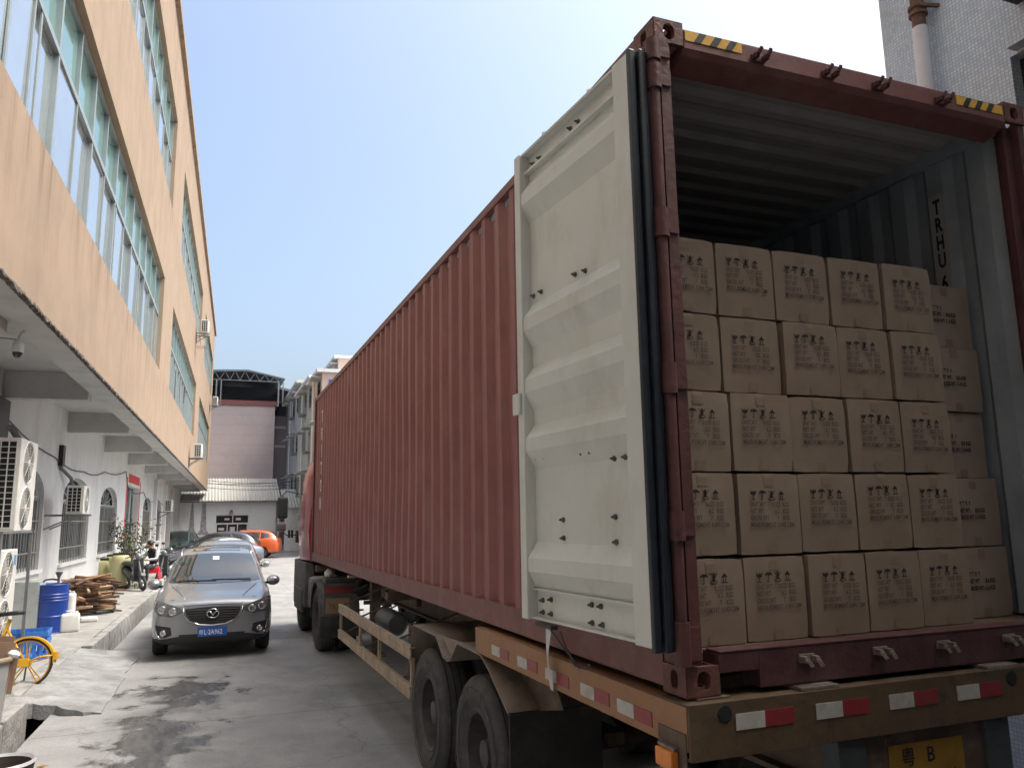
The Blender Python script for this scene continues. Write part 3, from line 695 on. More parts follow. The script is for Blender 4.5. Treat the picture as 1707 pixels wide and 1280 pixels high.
tp_a = (tape_mesh(CWD,CHT,True), tape_mesh(CWD,CHT,False)); tp_b = (tape_mesh(.40,.372,True), tape_mesh(.40,.372,False))
cr_ = random.Random(9)
ordc = ['first','second','third','fourth','fifth']; ordr = ['bottom','second','third','fourth','top']
for r_ in range(5):
    for c in range(5):
        o = link('carton', cm_a[(r_*4+c*2)%9], None)
        x = .120+.3585*c + (.0 if r_ else .0) + cr_.uniform(-.003,.003); y_ = .225+.018*r_+cr_.uniform(-.012,.012)
        o.location = (x, y_, ZB+.152+r_*.3835+cr_.uniform(0,.003)); o.rotation_euler = (0, cr_.uniform(-.004,.004), cr_.uniform(-.013,.013))
        where = {0:'beside the container door post',1:'',2:'in the middle of the wall of cartons',3:'',4:'next to the paler cartons'}[c]
        rw = {4:'top row',3:'row below the top',2:'middle row',1:'row above the bottom',0:'bottom row'}[r_]
        tag(o, f'brown carton with handling marks, {ordc[c]} from the left in the {rw}', 'carton', 'brown cartons with handling marks')
        p = link('printing', st_a, o, (cr_.uniform(-.012,.010), -.0105, cr_.uniform(-.016,.012)), (0, cr_.uniform(-.018,.018), 0)); link('tape', tp_a[0], o); link('tape', tp_a[1], o)
for r_ in range(5):
    o = link('carton', cm_b[r_%3], None); o.location = (1.945+cr_.uniform(-.006,.006), .36+.012*r_+cr_.uniform(-.012,.012), ZB+.152+r_*.374+cr_.uniform(0,.003)); o.rotation_euler = (0, cr_.uniform(-.004,.004), cr_.uniform(-.02,.02))
    rw = {4:'top of its stack',3:'second from the top',2:'middle of its stack',1:'second from the bottom',0:'bottom of its stack'}[r_]
    tag(o, f'paler carton with small print in the rightmost column, {rw}', 'carton', 'paler cartons along the container wall')
    link('printing', st_b, o, (0, -.0105, 0)); link('tape', tp_b[0], o); link('tape', tp_b[1], o)
# ------------------------------------------------------------------ semi-trailer
M_tor = mat('trailer_orange', (.33,.17,.085), .6, var=.2, vscale=4, bump=.12, bscale=30, dirt=(.16,.11,.08), damt=.8, dscale=4, chip=((.09,.06,.045),10,.64))
M_tdark = mat('trailer_steel', (.11,.075,.055), .7, var=.3, vscale=5, bump=.2, bscale=30, dirt=(.20,.16,.12), damt=.6, dscale=5)
M_guard = mat('guard_rail', (.40,.31,.23), .7, var=.25, vscale=6, bump=.25, bscale=35, dirt=(.20,.145,.105), damt=.85, dscale=8, chip=((.12,.08,.06),12,.63))
M_mud = mat('mudguard', (.27,.22,.18), .75, var=.25, vscale=4, bump=.15, dirt=(.15,.11,.085), damt=.8, dscale=6, chip=((.10,.07,.055),9,.64))
M_tyre = mat('tyre_rubber', (.062,.061,.060), .8, var=.25, vscale=7, bump=.15, bscale=60, dirt=(.15,.145,.135), damt=.7, dscale=4)
M_rim = mat('wheel_rim', (.085,.08,.078), .6, .3, var=.3, vscale=8)
M_rubber = mat('mud_flap', (.035,.034,.034), .75, var=.3, vscale=4, dirt=(.09,.085,.08), damt=.6, dscale=3)
M_refw = mat('reflector_white', (.46,.44,.41), .35, var=.15, vscale=20, dirt=(.26,.20,.15), damt=.85, dscale=7); M_refr = mat('reflector_red', (.25,.025,.032), .35, var=.15, vscale=20, dirt=(.16,.06,.05), damt=.85, dscale=7)  # dulled to include the shade at the rear end, on top of dirt
M_amber = mat('amber_lens', (.75,.24,.05), .25, var=.1, vscale=20)
TR = thing('semi_trailer', 'orange skeletal semi-trailer with reflective tape carrying the red container', 'trailer', (0,0,0))
ZT = 1.40
for x0, x1 in ((.72,.86),(1.58,1.72)):
    q = MB(); q.b(x0, x1, .12, 11.6, 1.36, 1.385); q.b(x0+.06, x1-.06, .12, 11.6, .98, 1.36); q.b(x0, x1, .12, 11.6, .955, .98); q.build('main_beam', M_tdark, TR)
# side rail with lipped top
q = MB(); q.b(-.035, -.022, -.04, 2.56, 1.235, ZT); q.b(-.022, .10, -.04, 2.56, ZT-.014, ZT-.001); q.b(-.022, .05, -.04, 2.56, 1.235, 1.248); q.build('side_rail', M_tor, TR, bevel=.003)
q = MB(); q.b(CW+.022, CW+.035, -.04, 2.56, 1.235, ZT); q.b(CW-.1, CW+.022, -.04, 2.56, ZT-.014, ZT-.001); q.build('side_rail', M_tor, TR, bevel=.003)
# rear beam
q = MB(); q.b(-.034, CW+.034, -.060, -.044, 1.20, ZT+.012); q.b(-.034, CW+.034, -.044, .16, ZT-.006, ZT+.010); q.b(-.034, CW+.034, -.044, .10, 1.20, 1.214); q.build('rear_beam', mat('rear_beam_grimy_shaded', (.10,.064,.034), .7, var=.3, vscale=3, bump=.15, bscale=30, dirt=(.035,.028,.023), damt=.95, dscale=3.4, chip=((.05,.036,.03),9,.62)), TR, bevel=.003)  # near-black beam colour holds the shade at the rear as well as grime
for x in (.62,1.70,):
    q = MB(); q.b(x-.10, x+.10, -.052, .10, ZT+.0105, ZT+.028); q.build('wear_plate', M_chip, TR, bevel=.004)
for x in (.04, CW-.20):
    q = MB(); q.b(x, x+.16, -.01, .17, ZT+.0105, ZT+.0185); q.build('twist_lock', M_tdark, TR)
refw = MB().b(0,.14,-.003,0,-.031,.031).mesh('reflector', M_refw); refr = MB().b(0,.142,-.003,0,-.031,.031).mesh('reflector', M_refr)
for x in (.18,.58,.98,1.38,1.86):
    link('reflector', refw, TR, (x,-.0605,1.330)); link('reflector', refr, TR, (x+.142,-.0605,1.331))
sr = random.Random(8)
srw = MB().b(-.003,0,0,.15,-.030,.030).mesh('reflector', M_refw); srr = MB().b(-.003,0,0,.15,-.030,.030).mesh('reflector', M_refr)
for y_ in (1.92,1.46,1.04,.60,.22):
    link('reflector', srw, TR, (-.0355,y_+.152,1.300)); link('reflector', srr, TR, (-.0355,y_,1.302+sr.uniform(-.003,.003)))
# corner marker lamp on a dropped bracket
q = MB(); q.b(-.040,-.0365,-.035,.17,1.06,1.30); mk = q.build('lamp_bracket', M_tdark, TR, bevel=.004)
q = MB(); q.b(-.078,-.041,.02,.14,1.155,1.225); q.build('marker_lamp', M_amber, mk, bevel=.008)
q = MB(); q.b(-.062,-.041,.02,.14,1.228,1.238); q.build('lamp_cap', M_chip, mk)
# round tail holes, underrun posts, number plate
for x in (.13,1.735):
    q = MB(); q.lathe([(.0,-.004),(.030,-.004),(.034,-.002),(.034,.0)], (x,-.0605,1.368), (0,1,0), 18); q.build('tail_lamp_hole', M_dark, TR)
q = MB(); q.b(.86,1.58,-.02,.04,.93,1.20); q.build('plate_board', M_tdark, TR)
M_ply = mat('number_plate_yellow', (.30,.17,.025), .5, var=.25, vscale=12, dirt=(.30,.12,.03), damt=.7, dscale=8)
q = MB(); q.b(.985,1.425,-.026,-.0215,.92,1.14); pl = q.build('number_plate', M_ply, TR, bevel=.004)
lst = []
for t_, x, z, s_ in (('粤',1.05,1.055,.085),('B',1.20,1.055,.09),('挂',1.30,.94,.09),('7',1.07,.94,.09),('1',1.15,.94,.09)):
    link('character', join_meshes('character', [(text_mesh(t_, s_, M_letk, .0004), plane_M((x,-.0275,z), (1,0,0), (0,0,1)), 0)], [M_letk]), pl)
M_post2 = mat('underrun_paint', (.06,.075,.08), .6, var=.3, vscale=6)
for x in (.70,1.56):
    q = MB(); q.b(x,x+.15,-.04,.06,.55,1.195); q.build('underrun_post', M_post2, TR, bevel=.006)
q = MB(); q.b(.10,CW-.10,-.03,.07,.42,.54); q.build('underrun_bar', M_refr, TR, bevel=.01)
# wheels
def wheel_tree(parent, x, y_, side_, R_=.525, W_=.29, dual=True, rimr=.29):
    o = MB(); s_ = side_
    prof = [(rimr+.012,.02),(rimr+.05,.0),(R_-.10,-.012),(R_-.03,.012),(R_-.008,.035),(R_,.06),(R_,W_/2),(R_,W_-.06),(R_-.03,W_-.012),(R_-.10,W_),(rimr+.012,W_-.02)]
    if not wheel_tree.cache.get((R_,W_)):
        t = MB(); t.lathe(prof, (0,0,0), (1,0,0), 48)
        for rr2 in (R_-.16, R_-.075):
            t.lathe([(rr2-.004,-.011),(rr2,-.016),(rr2+.004,-.011)], (0,0,0), (1,0,0), 48)
        ty = t.mesh('tyre', M_tyre, smooth=35)
        rm = MB(); rm.lathe([(rimr+.014,.018),(rimr+.002,.012),(rimr-.02,.03),(rimr-.03,.12),(rimr-.05,.17),(.20,.185),(.15,.18),(.14,.13),(.10,.12),(.09,.06),(.05,.05),(0,.05)], (0,0,0), (1,0,0), 40)
        rme = rm.mesh('rim', M_rim, smooth=35)
        nt_ = MB()
        for k in range(10):
            a = 2*math.pi*k/10; nt_.cyl((.185,.17*math.cos(a),.17*math.sin(a)),(.145,.17*math.cos(a),.17*math.sin(a)),.016,n=6)
        gr_ = MB()
        for k in range(4):
            xx = W_*(.22+.19*k); gr_.lathe([(R_+.0015,xx-.004),(R_+.0015,xx+.004)], (0,0,0), (1,0,0), 48)
        wheel_tree.cache[(R_,W_)] = (ty, rme, nt_.mesh('wheel_nuts', M_chip), gr_.mesh('tread_groove', M_dark))
    ty, rme, nme, gme = wheel_tree.cache[(R_,W_)]
    t = link('wheel', ty, parent, (x,y_,R_), (0,0,0 if s_ < 0 else math.pi)); link('rim', rme, t); link('wheel_nuts', nme, t); link('tread', gme, t)
    if dual: link('tyre', ty, t, (.33,0,0))
    return t
wheel_tree.cache = {}
lst = []
tw = None
for y_ in (2.69,4.00):
    for x, s_ in ((.0,-1),(CW,1)): 
        t = wheel_tree(TR, x, y_, s_)
        if s_ < 0:
            lst = []
            for k, chh in enumerate('CHAO YANG  '):
                if chh == ' ': continue
                a = R(150-13*k); me = text_mesh(chh, .052, M_rim, .0015, 'CENTER', .9, .001)
                cy_, cz_ = -math.cos(a)*.405, math.sin(a)*.405
                er = Vector((0,-math.cos(a),math.sin(a))); et = Vector((0,-math.sin(a),-math.cos(a)))
                lst.append((me, plane_M((-.0135,cy_,cz_), et, er), 0))
            link('tyre_lettering', join_meshes('tyre_lettering', lst, [mat('raised_rubber', (.12,.118,.11), .8)]), t)
    q = MB(); q.cyl((.35,y_,.525),(CW-.35,y_,.525),.075,n=12); q.b(.78,.90,y_-.5,y_+.5,.62,.70); q.b(1.54,1.66,y_-.5,y_+.5,.62,.70); q.build('axle', M_tdark, TR)
# folded mudguards: one profile over both wheels
def sheet(profile, x0, x1, t=.008):
    q = MB(); n = len(profile); up_ = []
    for y_, z in profile: up_.append((y_, z))
    top_ = [[(x, y_, z) for y_, z in profile] for x in (x0, x1)]; bot_ = [[(x, y_, z-t) for y_, z in profile] for x in (x0, x1)]
    q.grid(top_); q.grid(bot_[::-1]); q.grid([bot_[0], top_[0]]); q.grid([top_[1], bot_[1]]); return q
for x0, x1 in ((-.03,.62),(CW-.62,CW+.03)):
    q = sheet([(4.62,.70),(4.36,1.21),(3.62,1.21),(3.40,1.075),(3.30,1.07)], x0, x1, .010); q.build('mudguard', M_mud, TR)
    q = sheet([(3.30,1.062),(3.20,1.085),(3.02,1.232),(2.48,1.228),(2.32,1.16),(1.96,.96)], x0, x1, .010); q.build('mudguard', M_mud, TR)
    q = MB(); q.b(x0+.01, x1-.01, 1.955, 1.97, .38, .955); q.build('mud_flap', M_rubber, TR)
    q = MB(); q.prism([(3.31,1.065),(3.60,1.205),(3.06,1.225)], lambda u, z: (x0+.05,u,z), lambda u, z: (x0+.06,u,z)); q.build('gusset', M_mud, TR)
# mudguard end plate behind the rear wheel
q = MB(); q.prism([(2.32,1.15),(1.97,.95),(1.60,1.03),(1.75,1.23),(2.30,1.23)], lambda u, z: (.18,u,z), lambda u, z: (.19,u,z)); q.build('gusset', M_tdark, TR)
# side guard
def guard(x):
    for zc in (.945,.605):
        q = MB(); q.b(x-.012, x, 4.44, 8.60, zc-.055, zc+.055); q.b(x, x+.035, 4.44, 8.60, zc+.045, zc+.055); q.b(x, x+.035, 4.44, 8.60, zc-.055, zc-.045)
        q.b(x-.018, x-.012, 4.44, 8.60, zc+.032, zc+.052); q.b(x-.018, x-.012, 4.44, 8.60, zc-.052, zc-.032); q.build('guard_rail', M_guard, TR)
    for y_ in (8.53,7.05,5.92,4.46):
        q = MB(); q.b(x+.004, x+.034, y_, y_+.05, .66, .89); q.build('guard_post', M_guard, TR)
    for y_ in (8.4,7.0,5.0):
        q = MB(); q.cyl((x+.02,y_,1.0),(x+.70,y_-.25,1.30),.012,n=6); q.cyl((x+.02,y_,.62),(x+.70,y_-.25,.98),.012,n=6); q.build('guard_stay', M_tdark, TR)
guard(-.025); guard(CW+.01)
# landing gear, toolbox, air tanks, spare
for x in (.50,1.80):
    q = MB(); q.b(x,x+.14,9.0,9.14,.52,1.40); q.b(x+.02,x+.12,9.02,9.12,.22,.52); q.b(x-.08,x+.22,8.96,9.18,.18,.22); q.build('landing_leg', M_tdark, TR, bevel=.006)
q = MB(); q.cyl((.40,9.07,.95),(2.0,9.07,.95),.03,n=8); q.cyl((.10,9.07,.85),(.40,9.07,.85),.015,n=6); q.build('crank_shaft', M_tdark, TR)
q = MB(); q.lathe([(0,0),(.10,.01),(.13,.05),(.13,.65),(.10,.69),(0,.70)], (.25,6.2,.98), (0,1,0), 18); q.build('air_tank', mat('tank_grey',(.12,.13,.14),.5,.2), TR, smooth=40)
q = MB(); q.b(.25,.68,4.6,5.7,.62,1.05); q.build('toolbox', M_tdark, TR, bevel=.01)
q = MB(); q.b(-.01,.70,8.0,8.10,1.385,1.415); q.build('outrigger', M_guard, TR); q = MB(); q.b(.0,.72,5.6,5.7,1.30,1.385); q.build('outrigger', M_tdark, TR)
q = MB(); q.b(.0,.72,2.58,2.68,1.26,1.385); q.build('outrigger', M_tdark, TR)
q = MB(); q.b(.05,.72,.5,.6,1.25,1.38); q.build('outrigger', M_tdark, TR)
q = MB(); q.b(.0,CW,11.3,11.5,1.28,1.385); q.build('front_bolster', M_tdark, TR)
for yy in (7.2,9.6,11.0):
    q = MB(); q.b(.72,1.72,yy,yy+.12,1.05,1.30); q.build('cross_member', M_tdark, TR)
q = MB(); rr = random.Random(2)
for k in range(4):
    q.tube([(.45+.05*k,11.2,1.15),(.42+.05*k,10.7,.98-.04*k),(.5+.05*k,10.2,1.05),(.6,9.8,1.15)], .018, 6)
q.build('air_hose', M_black, TR, smooth=True)
# hanging strap of torn film off the container rail
q = MB(); P = []
for i in range(12):
    t = i/11; P.append([(-.055-.02*math.sin(t*3)+.006*math.sin(9*t), 1.24-.03*t-.03*(1-.4*t)+.01*math.sin(7*t), 1.55-.32*t), (-.05-.02*math.sin(t*3), 1.24-.03*t+.035*(1-.4*t)+.012*math.cos(6*t), 1.55-.32*t+.005)])
q.grid(P); o = q.build('film_strip', mat('clear_film', (.55,.55,.54), .25, var=.1, vscale=20), smooth=True); tag(o, 'strip of torn pale plastic film hanging over the trailer side rail', 'plastic strip')
q = MB(); q.tube([(-.05,1.25,1.55),(-.06,1.1,1.50),(-.05,.98,1.44),(-.055,.92,1.405),(-.04,.84,1.403),(-.03,.80,1.43)], .005, 5); q.tube([(-.05,1.1,1.55),(-.07,1.0,1.49),(-.05,.93,1.42),(-.06,.86,1.404)], .004, 5); q.b(-.06,-.02,1.20,1.42,1.545,1.565); o = q.build('wire_scrap', M_cable); tag(o, 'scrap of dark wire tangled on the trailer side rail below the open door', 'wire')

# ------------------------------------------------------------------ tractor unit
M_cab = mat('cab_red', (.30,.018,.03), .35, var=.1, vscale=3, coat=.4, dirt=(.22,.05,.05), damt=.4, dscale=4)
M_cgrey = mat('cab_grey_plastic', (.10,.095,.09), .65, var=.25, vscale=5, dirt=(.2,.18,.16), damt=.6, dscale=5)
TK = thing('truck_tractor', 'red truck tractor cab ahead of the container with black mirrors', 'truck', (0,12.2,0))
q = MB()
secs = [(.45,.03,1.38,3.05),(.62,.0,1.36,3.35),(1.6,-.01,1.34,3.42),(2.2,.02,1.34,3.30),(2.55,.08,1.34,2.75),(2.72,.12,1.36,1.75)]
rows = []
for y_, ins, z0, z1 in secs:
    h = [( .20,z0),(ins+.02,z0+.05),(ins-.02,z0+.55),(ins+.01,z0+(z1-z0)*.55),(ins+.06,z1-.35),(ins+.16,z1-.10),(ins+.32,z1)]
    full = h+[(CW-x, z) for x, z in h[::-1]]; rows.append([(x, y_, z) for x, z in full])
q.grid(rows); q.face([q.av(p) for p in rows[0]]); q.face([q.av(p) for p in rows[-1][::-1]])
cb = q.build('cab', M_cab, TK, smooth=40, merge=True)
q = MB(); q.prism([(1.0,2.15),(1.0,2.95),(2.05,2.85),(2.2,2.15)], lambda u, z: (.055-(3.0-z)*.06,u,z), lambda u, z: (.10,u,z)); q.build('side_window', M_glassd, cb)
q = MB(); q.b(-.02,.14,.55,2.55,.55,1.36); q.b(-.04,.0,.9,2.2,.42,.85); q.build('step_panel', M_cgrey, TK, bevel=.03)
q = MB(); q.b(.0,CW,2.3,2.76,.45,1.36); q.build('bumper', M_cgrey, TK, bevel=.04)
q = MB(); q.b(.75,.85,-3.0,2.4,.85,1.10); q.b(1.58,1.68,-3.0,2.4,.85,1.10); q.build('chassis_rail', M_tdark, TK)
q = MB(); q.b(.03,.60,-.02,.55,.55,1.12); q.build('fuel_tank', M_grey, TK, bevel=.08)
# mirrors on an arm
q = MB(); q.tube([(.04,2.45,2.72),(-.22,2.55,2.78),(-.30,2.55,2.70),(-.30,2.55,1.95),(-.2,2.5,1.85),(.02,2.42,1.86)], .015, 6); ma = q.build('mirror_arm', M_black, TK)
q = MB(); q.b(-.40,-.19,2.48,2.62,2.20,2.66); q.build('mirror', M_black, ma, bevel=.045)
q = MB(); q.b(-.37,-.22,2.476,2.4795,2.25,2.61); q.build('mirror_glass', M_glassd, ma)
q = MB(); q.b(-.43,-.21,2.47,2.63,1.93,2.13); q.build('mirror', mat('mirror_back',(.16,.13,.13),.35,var=.1), ma, bevel=.06)
q = MB(); q.b(-.02,.08,2.35,2.55,1.70,1.95); q.build('arm_bracket', M_black, ma)
# drive wheels with fender and tail plate
for y_ in (-1.0,):
    for x, s_ in ((.0,-1),(CW,1)): wheel_tree(TK, x, y_, s_)
wheel_tree(TK, .03, 1.75, -1, dual=False); wheel_tree(TK, CW-.03, 1.75, 1, dual=False)
def fender(yc, x0, x1):
    P0, P1 = [], []
    for k in range(15):
        a = R(-8+196*k/14); P0.append((yc+.62*math.cos(a), .56+.60*math.sin(a)))
    q = MB(); q.grid([[(x0,y_,z) for y_, z in P0],[(x1,y_,z) for y_, z in P0]]); q.grid([[(x0,yc+(y_-yc)*.93,.56+(z-.56)*.93) for y_, z in P0],[(x0,y_,z) for y_, z in P0]]); return q.build('fender', M_cgrey, TK, smooth=30)
fender(-1.0,-.03,.62); fender(-1.0,CW-.62,CW+.03)
q = MB(); q.b(-.02,.60,-1.66,-1.64,.28,.62); q.build('mud_flap', M_rubber, TK)
q = MB(); q.b(.02,.58,-1.66,-1.62,.62,1.14); bk = q.build('tail_panel', M_cgrey, TK, bevel=.01)
q = MB(); q.b(.06,.50,-1.675,-1.661,.98,1.08); q.build('tail_lamp', mat('tail_lamp_red',(.28,.04,.04),.4,var=.2), bk)
q = MB(); q.b(.06,.44,-1.672,-1.661,.66,.90); tp = q.build('number_plate', mat('dirty_plate',(.28,.20,.11),.6,var=.2,vscale=15), TK)
link('plate_lettering', text_mesh('76153', .12, mat('plate_faded_ink',(.12,.085,.05),.7), .0004), tp).matrix_local = plane_M((.10,-1.6735,.73), (1,0,0), (0,0,1))
q = MB(); q.b(.05,.55,-1.6,-1.2,1.13,1.22); q.build('fender_top', M_cgrey, TK, bevel=.02)
q = MB(); q.lathe([(0,0),(.07,.02),(.09,.08),(.05,.15),(0,.16)],(.12,-1.45,1.21),(.3,.2,1),10); q.build('rag_bundle', M_white, TK, smooth=True)
# ------------------------------------------------------------------ cars
M_chrome = mat('chrome', (.62,.62,.62), .12, 1, var=0); M_carg = mat('car_glass', (.02,.026,.028), .03, 0, var=0, spec=.9, coat=1)
M_clear = mat('lamp_lens', (.11,.115,.12), .06, .0, var=.2, vscale=40, coat=1); M_reflamp = mat('lamp_chrome', (.65,.65,.64), .15, .9, var=0)
M_trim = mat('black_trim', (.022,.022,.023), .55, var=.1); M_alloy = mat('alloy_wheel', (.33,.33,.34), .3, .8, var=.1); M_ctyre = mat('car_tyre', (.03,.03,.03), .8, var=.2, vscale=20)
M_tail = mat('tail_lens', (.35,.02,.02), .15, var=.1, coat=1)
def paint(nm, c, metal=.5): return mat(nm, c, .30, metal, var=.03, vscale=3, coat=.8)
# station: y, z bottom, half width low, z mid, half width mid, z belt, half width belt, z roof, half width roof
SUV = [(.00,.30,.60,.52,.70,.78,.66,.84,.58),(.07,.24,.80,.52,.86,.82,.79,.90,.70),(.22,.22,.89,.55,.925,.88,.87,.955,.76),(.70,.22,.90,.60,.935,.96,.90,1.02,.78),
       (1.20,.22,.90,.62,.935,1.00,.90,1.075,.79),(1.42,.22,.90,.62,.935,1.02,.89,1.15,.77),(1.80,.22,.90,.62,.935,1.03,.89,1.45,.70),(2.15,.22,.90,.62,.935,1.04,.89,1.615,.65),(2.7,.22,.90,.62,.935,1.06,.89,1.665,.64),
       (3.4,.22,.90,.63,.935,1.09,.89,1.655,.63),(3.95,.23,.89,.64,.925,1.11,.87,1.60,.61),(4.25,.26,.84,.66,.89,1.12,.79,1.40,.56),(4.45,.30,.78,.68,.83,1.08,.72,1.16,.60),(4.55,.36,.66,.68,.72,.95,.62,1.02,.52)]
SEDAN = [(.00,.30,.50,.48,.60,.62,.56,.68,.48),(.10,.22,.74,.48,.80,.66,.74,.74,.62),(.35,.20,.84,.50,.89,.72,.83,.82,.68),(.85,.20,.86,.52,.905,.80,.85,.90,.72),(1.30,.20,.86,.55,.905,.86,.84,.96,.72),
         (1.55,.20,.86,.55,.905,.90,.83,1.06,.66),(2.05,.20,.86,.55,.905,.92,.82,1.36,.57),(2.5,.20,.86,.55,.905,.93,.82,1.45,.55),(3.1,.20,.86,.55,.905,.95,.82,1.44,.55),(3.55,.20,.86,.56,.905,.97,.81,1.32,.55),(3.95,.22,.85,.58,.89,.98,.78,1.10,.62),(4.35,.26,.82,.62,.86,.96,.76,1.02,.64),(4.60,.34,.70,.62,.74,.86,.64,.92,.54)]
def car(name, label, loc, rz, st, pm, group='parked cars', detail=0, dy_axles=(.88,3.58)):
    root = thing(name, label, 'car', loc, rz, group); L_ = st[-1][0]
    rows = []
    for (y_, zb, wb, zm, wm, zbl, wbl, zr, wr_) in st:
        h = [(0,zb),(wb*.6,zb),(wb,zb+.03),(wm,zm-.10),(wm,zm+.05),((wm+wbl)/2+.012,(zm+zbl)/2+.08),(wbl,zbl),(wbl-.012,zbl+.012)] 
        hh = zr-zbl
        h += [(wbl-.012+(wr_-wbl)*.55, zbl+hh*.55),(wr_+.03, zr-hh*.12-.01),(wr_-.04, zr-.010),(wr_*.5, zr+.012),(0,zr+.018)]
        full = [(-x, z) for x, z in h[::-1]]+h[1:]      # from roof centre down left, bottom, up right
        full = full[:-1]
        rows.append([(x, y_, z) for x, z in full])
    q = MB(); n = len(rows[0]); I = [[q.av(p) for p in r_] for r_ in rows]
    for a in range(len(I)-1):
        for c in range(n): q.face((I[a][c], I[a+1][c], I[a+1][(c+1)%n], I[a][(c+1)%n]))
    q.face(I[0]); q.face(I[-1][::-1])
    me = q.mesh('body', [pm, M_trim], smooth=True)
    tmp = bpy.data.objects.new('tmp', me); col.objects.link(tmp)
    md = tmp.modifiers.new('s', 'SUBSURF'); md.levels = 2; md.render_levels = 2
    wr_ = .335 if st is SUV else .315
    c = MB()
    for y_ in dy_axles:
        for x0, x1 in ((-1.2,-.62),(.62,1.2)): c.cyl((x0,y_,wr_+.01),(x1,y_,wr_+.01),wr_+.05,n=28)
    cut = c.build('cut', [M_trim, M_trim]); md = tmp.modifiers.new('b', 'BOOLEAN'); md.object = cut; md.operation = 'DIFFERENCE'; md.solver = 'EXACT'
    me2 = evalmesh(tmp); bpy.data.objects.remove(tmp); bpy.data.objects.remove(cut)
    me2.materials.clear(); me2.materials.append(pm); me2.materials.append(M_trim)
    me2.polygons.foreach_set('use_smooth', [True]*len(me2.polygons)); me2.set_sharp_from_angle(angle=R(38))
    for p in me2.polygons:
        cc = p.center
        p.material_index = 1 if (cc.z < .34 or any((cc.y-a)**2+(cc.z-wr_)**2 < (wr_+.05)**2*.98 and abs(cc.x) < .93 for a in dy_axles)) else 0
    body = link('body', me2, root)
    bm = bmesh.new(); bm.from_mesh(me2); bv = BVHTree.FromBMesh(bm); bm.free()
    def decal(nm, poly, axis, m_, off=.006, parent=None, cuts=4, sgn=1, mats=None):
        """lay a polygon on the body: axis 'y' poly=(x,z) seen from the front (sgn 1) or rear (-1); axis 'x' poly=(y,z) from side sgn"""
        b_ = bmesh.new(); vs_ = []
        for a, c_ in poly: vs_.append(b_.verts.new((a, c_, 0)))
        b_.faces.new(vs_); bmesh.ops.triangulate(b_, faces=b_.faces); bmesh.ops.subdivide_edges(b_, edges=b_.edges, cuts=cuts, use_grid_fill=True); bmesh.ops.triangulate(b_, faces=b_.faces)
        for v in b_.verts:
            a, c_ = v.co.x, v.co.y
            if axis == 'y': o_, d_ = Vector((a, -3 if sgn > 0 else 8, c_)), Vector((0, sgn, 0))
            else: o_, d_ = Vector((3*sgn, a, c_)), Vector((-sgn, 0, 0))
            h_, nn_, _, _ = bv.ray_cast(o_, d_)
            if h_ is None: h_ = Vector((a, .1 if sgn > 0 else L_-.1, c_)) if axis == 'y' else Vector((.85*sgn, a, c_)); nn_ = -d_
            v.co = h_+nn_*off
        bmesh.ops.recalc_face_normals(b_, faces=b_.faces); me_ = bpy.data.meshes.new(nm); b_.to_mesh(me_); b_.free(); me_.materials.append(m_)
        me_.polygons.foreach_set('use_smooth', [True]*len(me_.polygons)); return link(nm, me_, parent or body)
    def both(nm, poly, *a, **k): return decal(nm, poly, *a, **k), decal(nm, [(-x, z) for x, z in poly[::-1]], *a, **k)
    H = st is SUV
    if H:
        ws = [(-.76,1.12),(-.40,1.10),(0,1.095),(.40,1.10),(.76,1.12),(.68,1.38),(.60,1.55),(.25,1.575),(0,1.58),(-.25,1.575),(-.60,1.55),(-.68,1.38)]
        rw = [(-.62,1.16),(.62,1.16),(.50,1.50),(-.50,1.50)]
        sw = [[(1.72,1.10),(2.62,1.12),(2.62,1.55),(2.30,1.54),(2.05,1.42)],[(2.70,1.12),(3.42,1.15),(3.42,1.53),(2.70,1.55)],[(3.50,1.16),(4.02,1.22),(3.92,1.40),(3.50,1.52)]]
    else:
        ws = [(-.68,.99),(0,.965),(.68,.99),(.60,1.18),(.50,1.34),(0,1.37),(-.50,1.34),(-.60,1.18)]; rw = [(-.58,1.08),(.58,1.08),(.46,1.33),(-.46,1.33)]
        sw = [[(1.75,.97),(2.55,.98),(2.55,1.35),(2.30,1.34),(2.05,1.24)],[(2.62,.98),(3.45,1.02),(3.40,1.26),(3.1,1.35),(2.62,1.36)]]
    decal('windscreen', ws, 'y', M_carg, .005, cuts=6); decal('rear_window', rw, 'y', M_carg, .005, sgn=-1)
    for s_ in (1,-1):
        for p in sw: decal('side_window', p, 'x', M_carg, .005, sgn=s_)
    wz = .12 if not H else 0
    # lamps and plates
    if detail:
        hl = [(.43,.765),(.50,.715),(.62,.675),(.80,.70),(.89,.79),(.905,.905),(.80,.905),(.62,.855),(.50,.81)]
        for o_ in both('headlight', hl, 'y', M_clear, .008, cuts=5): pass
        for s_ in (1,-1):
            for cx_, cz_, r_ in ((.60*s_,.76,.060),(.755*s_,.79,.062)):
                h_, nn_, _, _ = bv.ray_cast(Vector((cx_,-3,cz_)), Vector((0,1,0)))
                if h_: k = MB(); k.lathe([(r_,0),(r_,.022),(r_*.8,.028),(r_*.75,.012),(0,.010)], h_+Vector((0,-.008,0)), (0,-1,0.05), 18); k.build('lamp_ring', M_reflamp, body, smooth=40)
        gp = [(-.42,.79),(-.20,.805),(0,.81),(.20,.805),(.42,.79),(.40,.70),(.33,.61),(.18,.555),(0,.54),(-.18,.555),(-.33,.61),(-.40,.70)]
        decal('grille', gp, 'y', M_trim, .012, cuts=5)
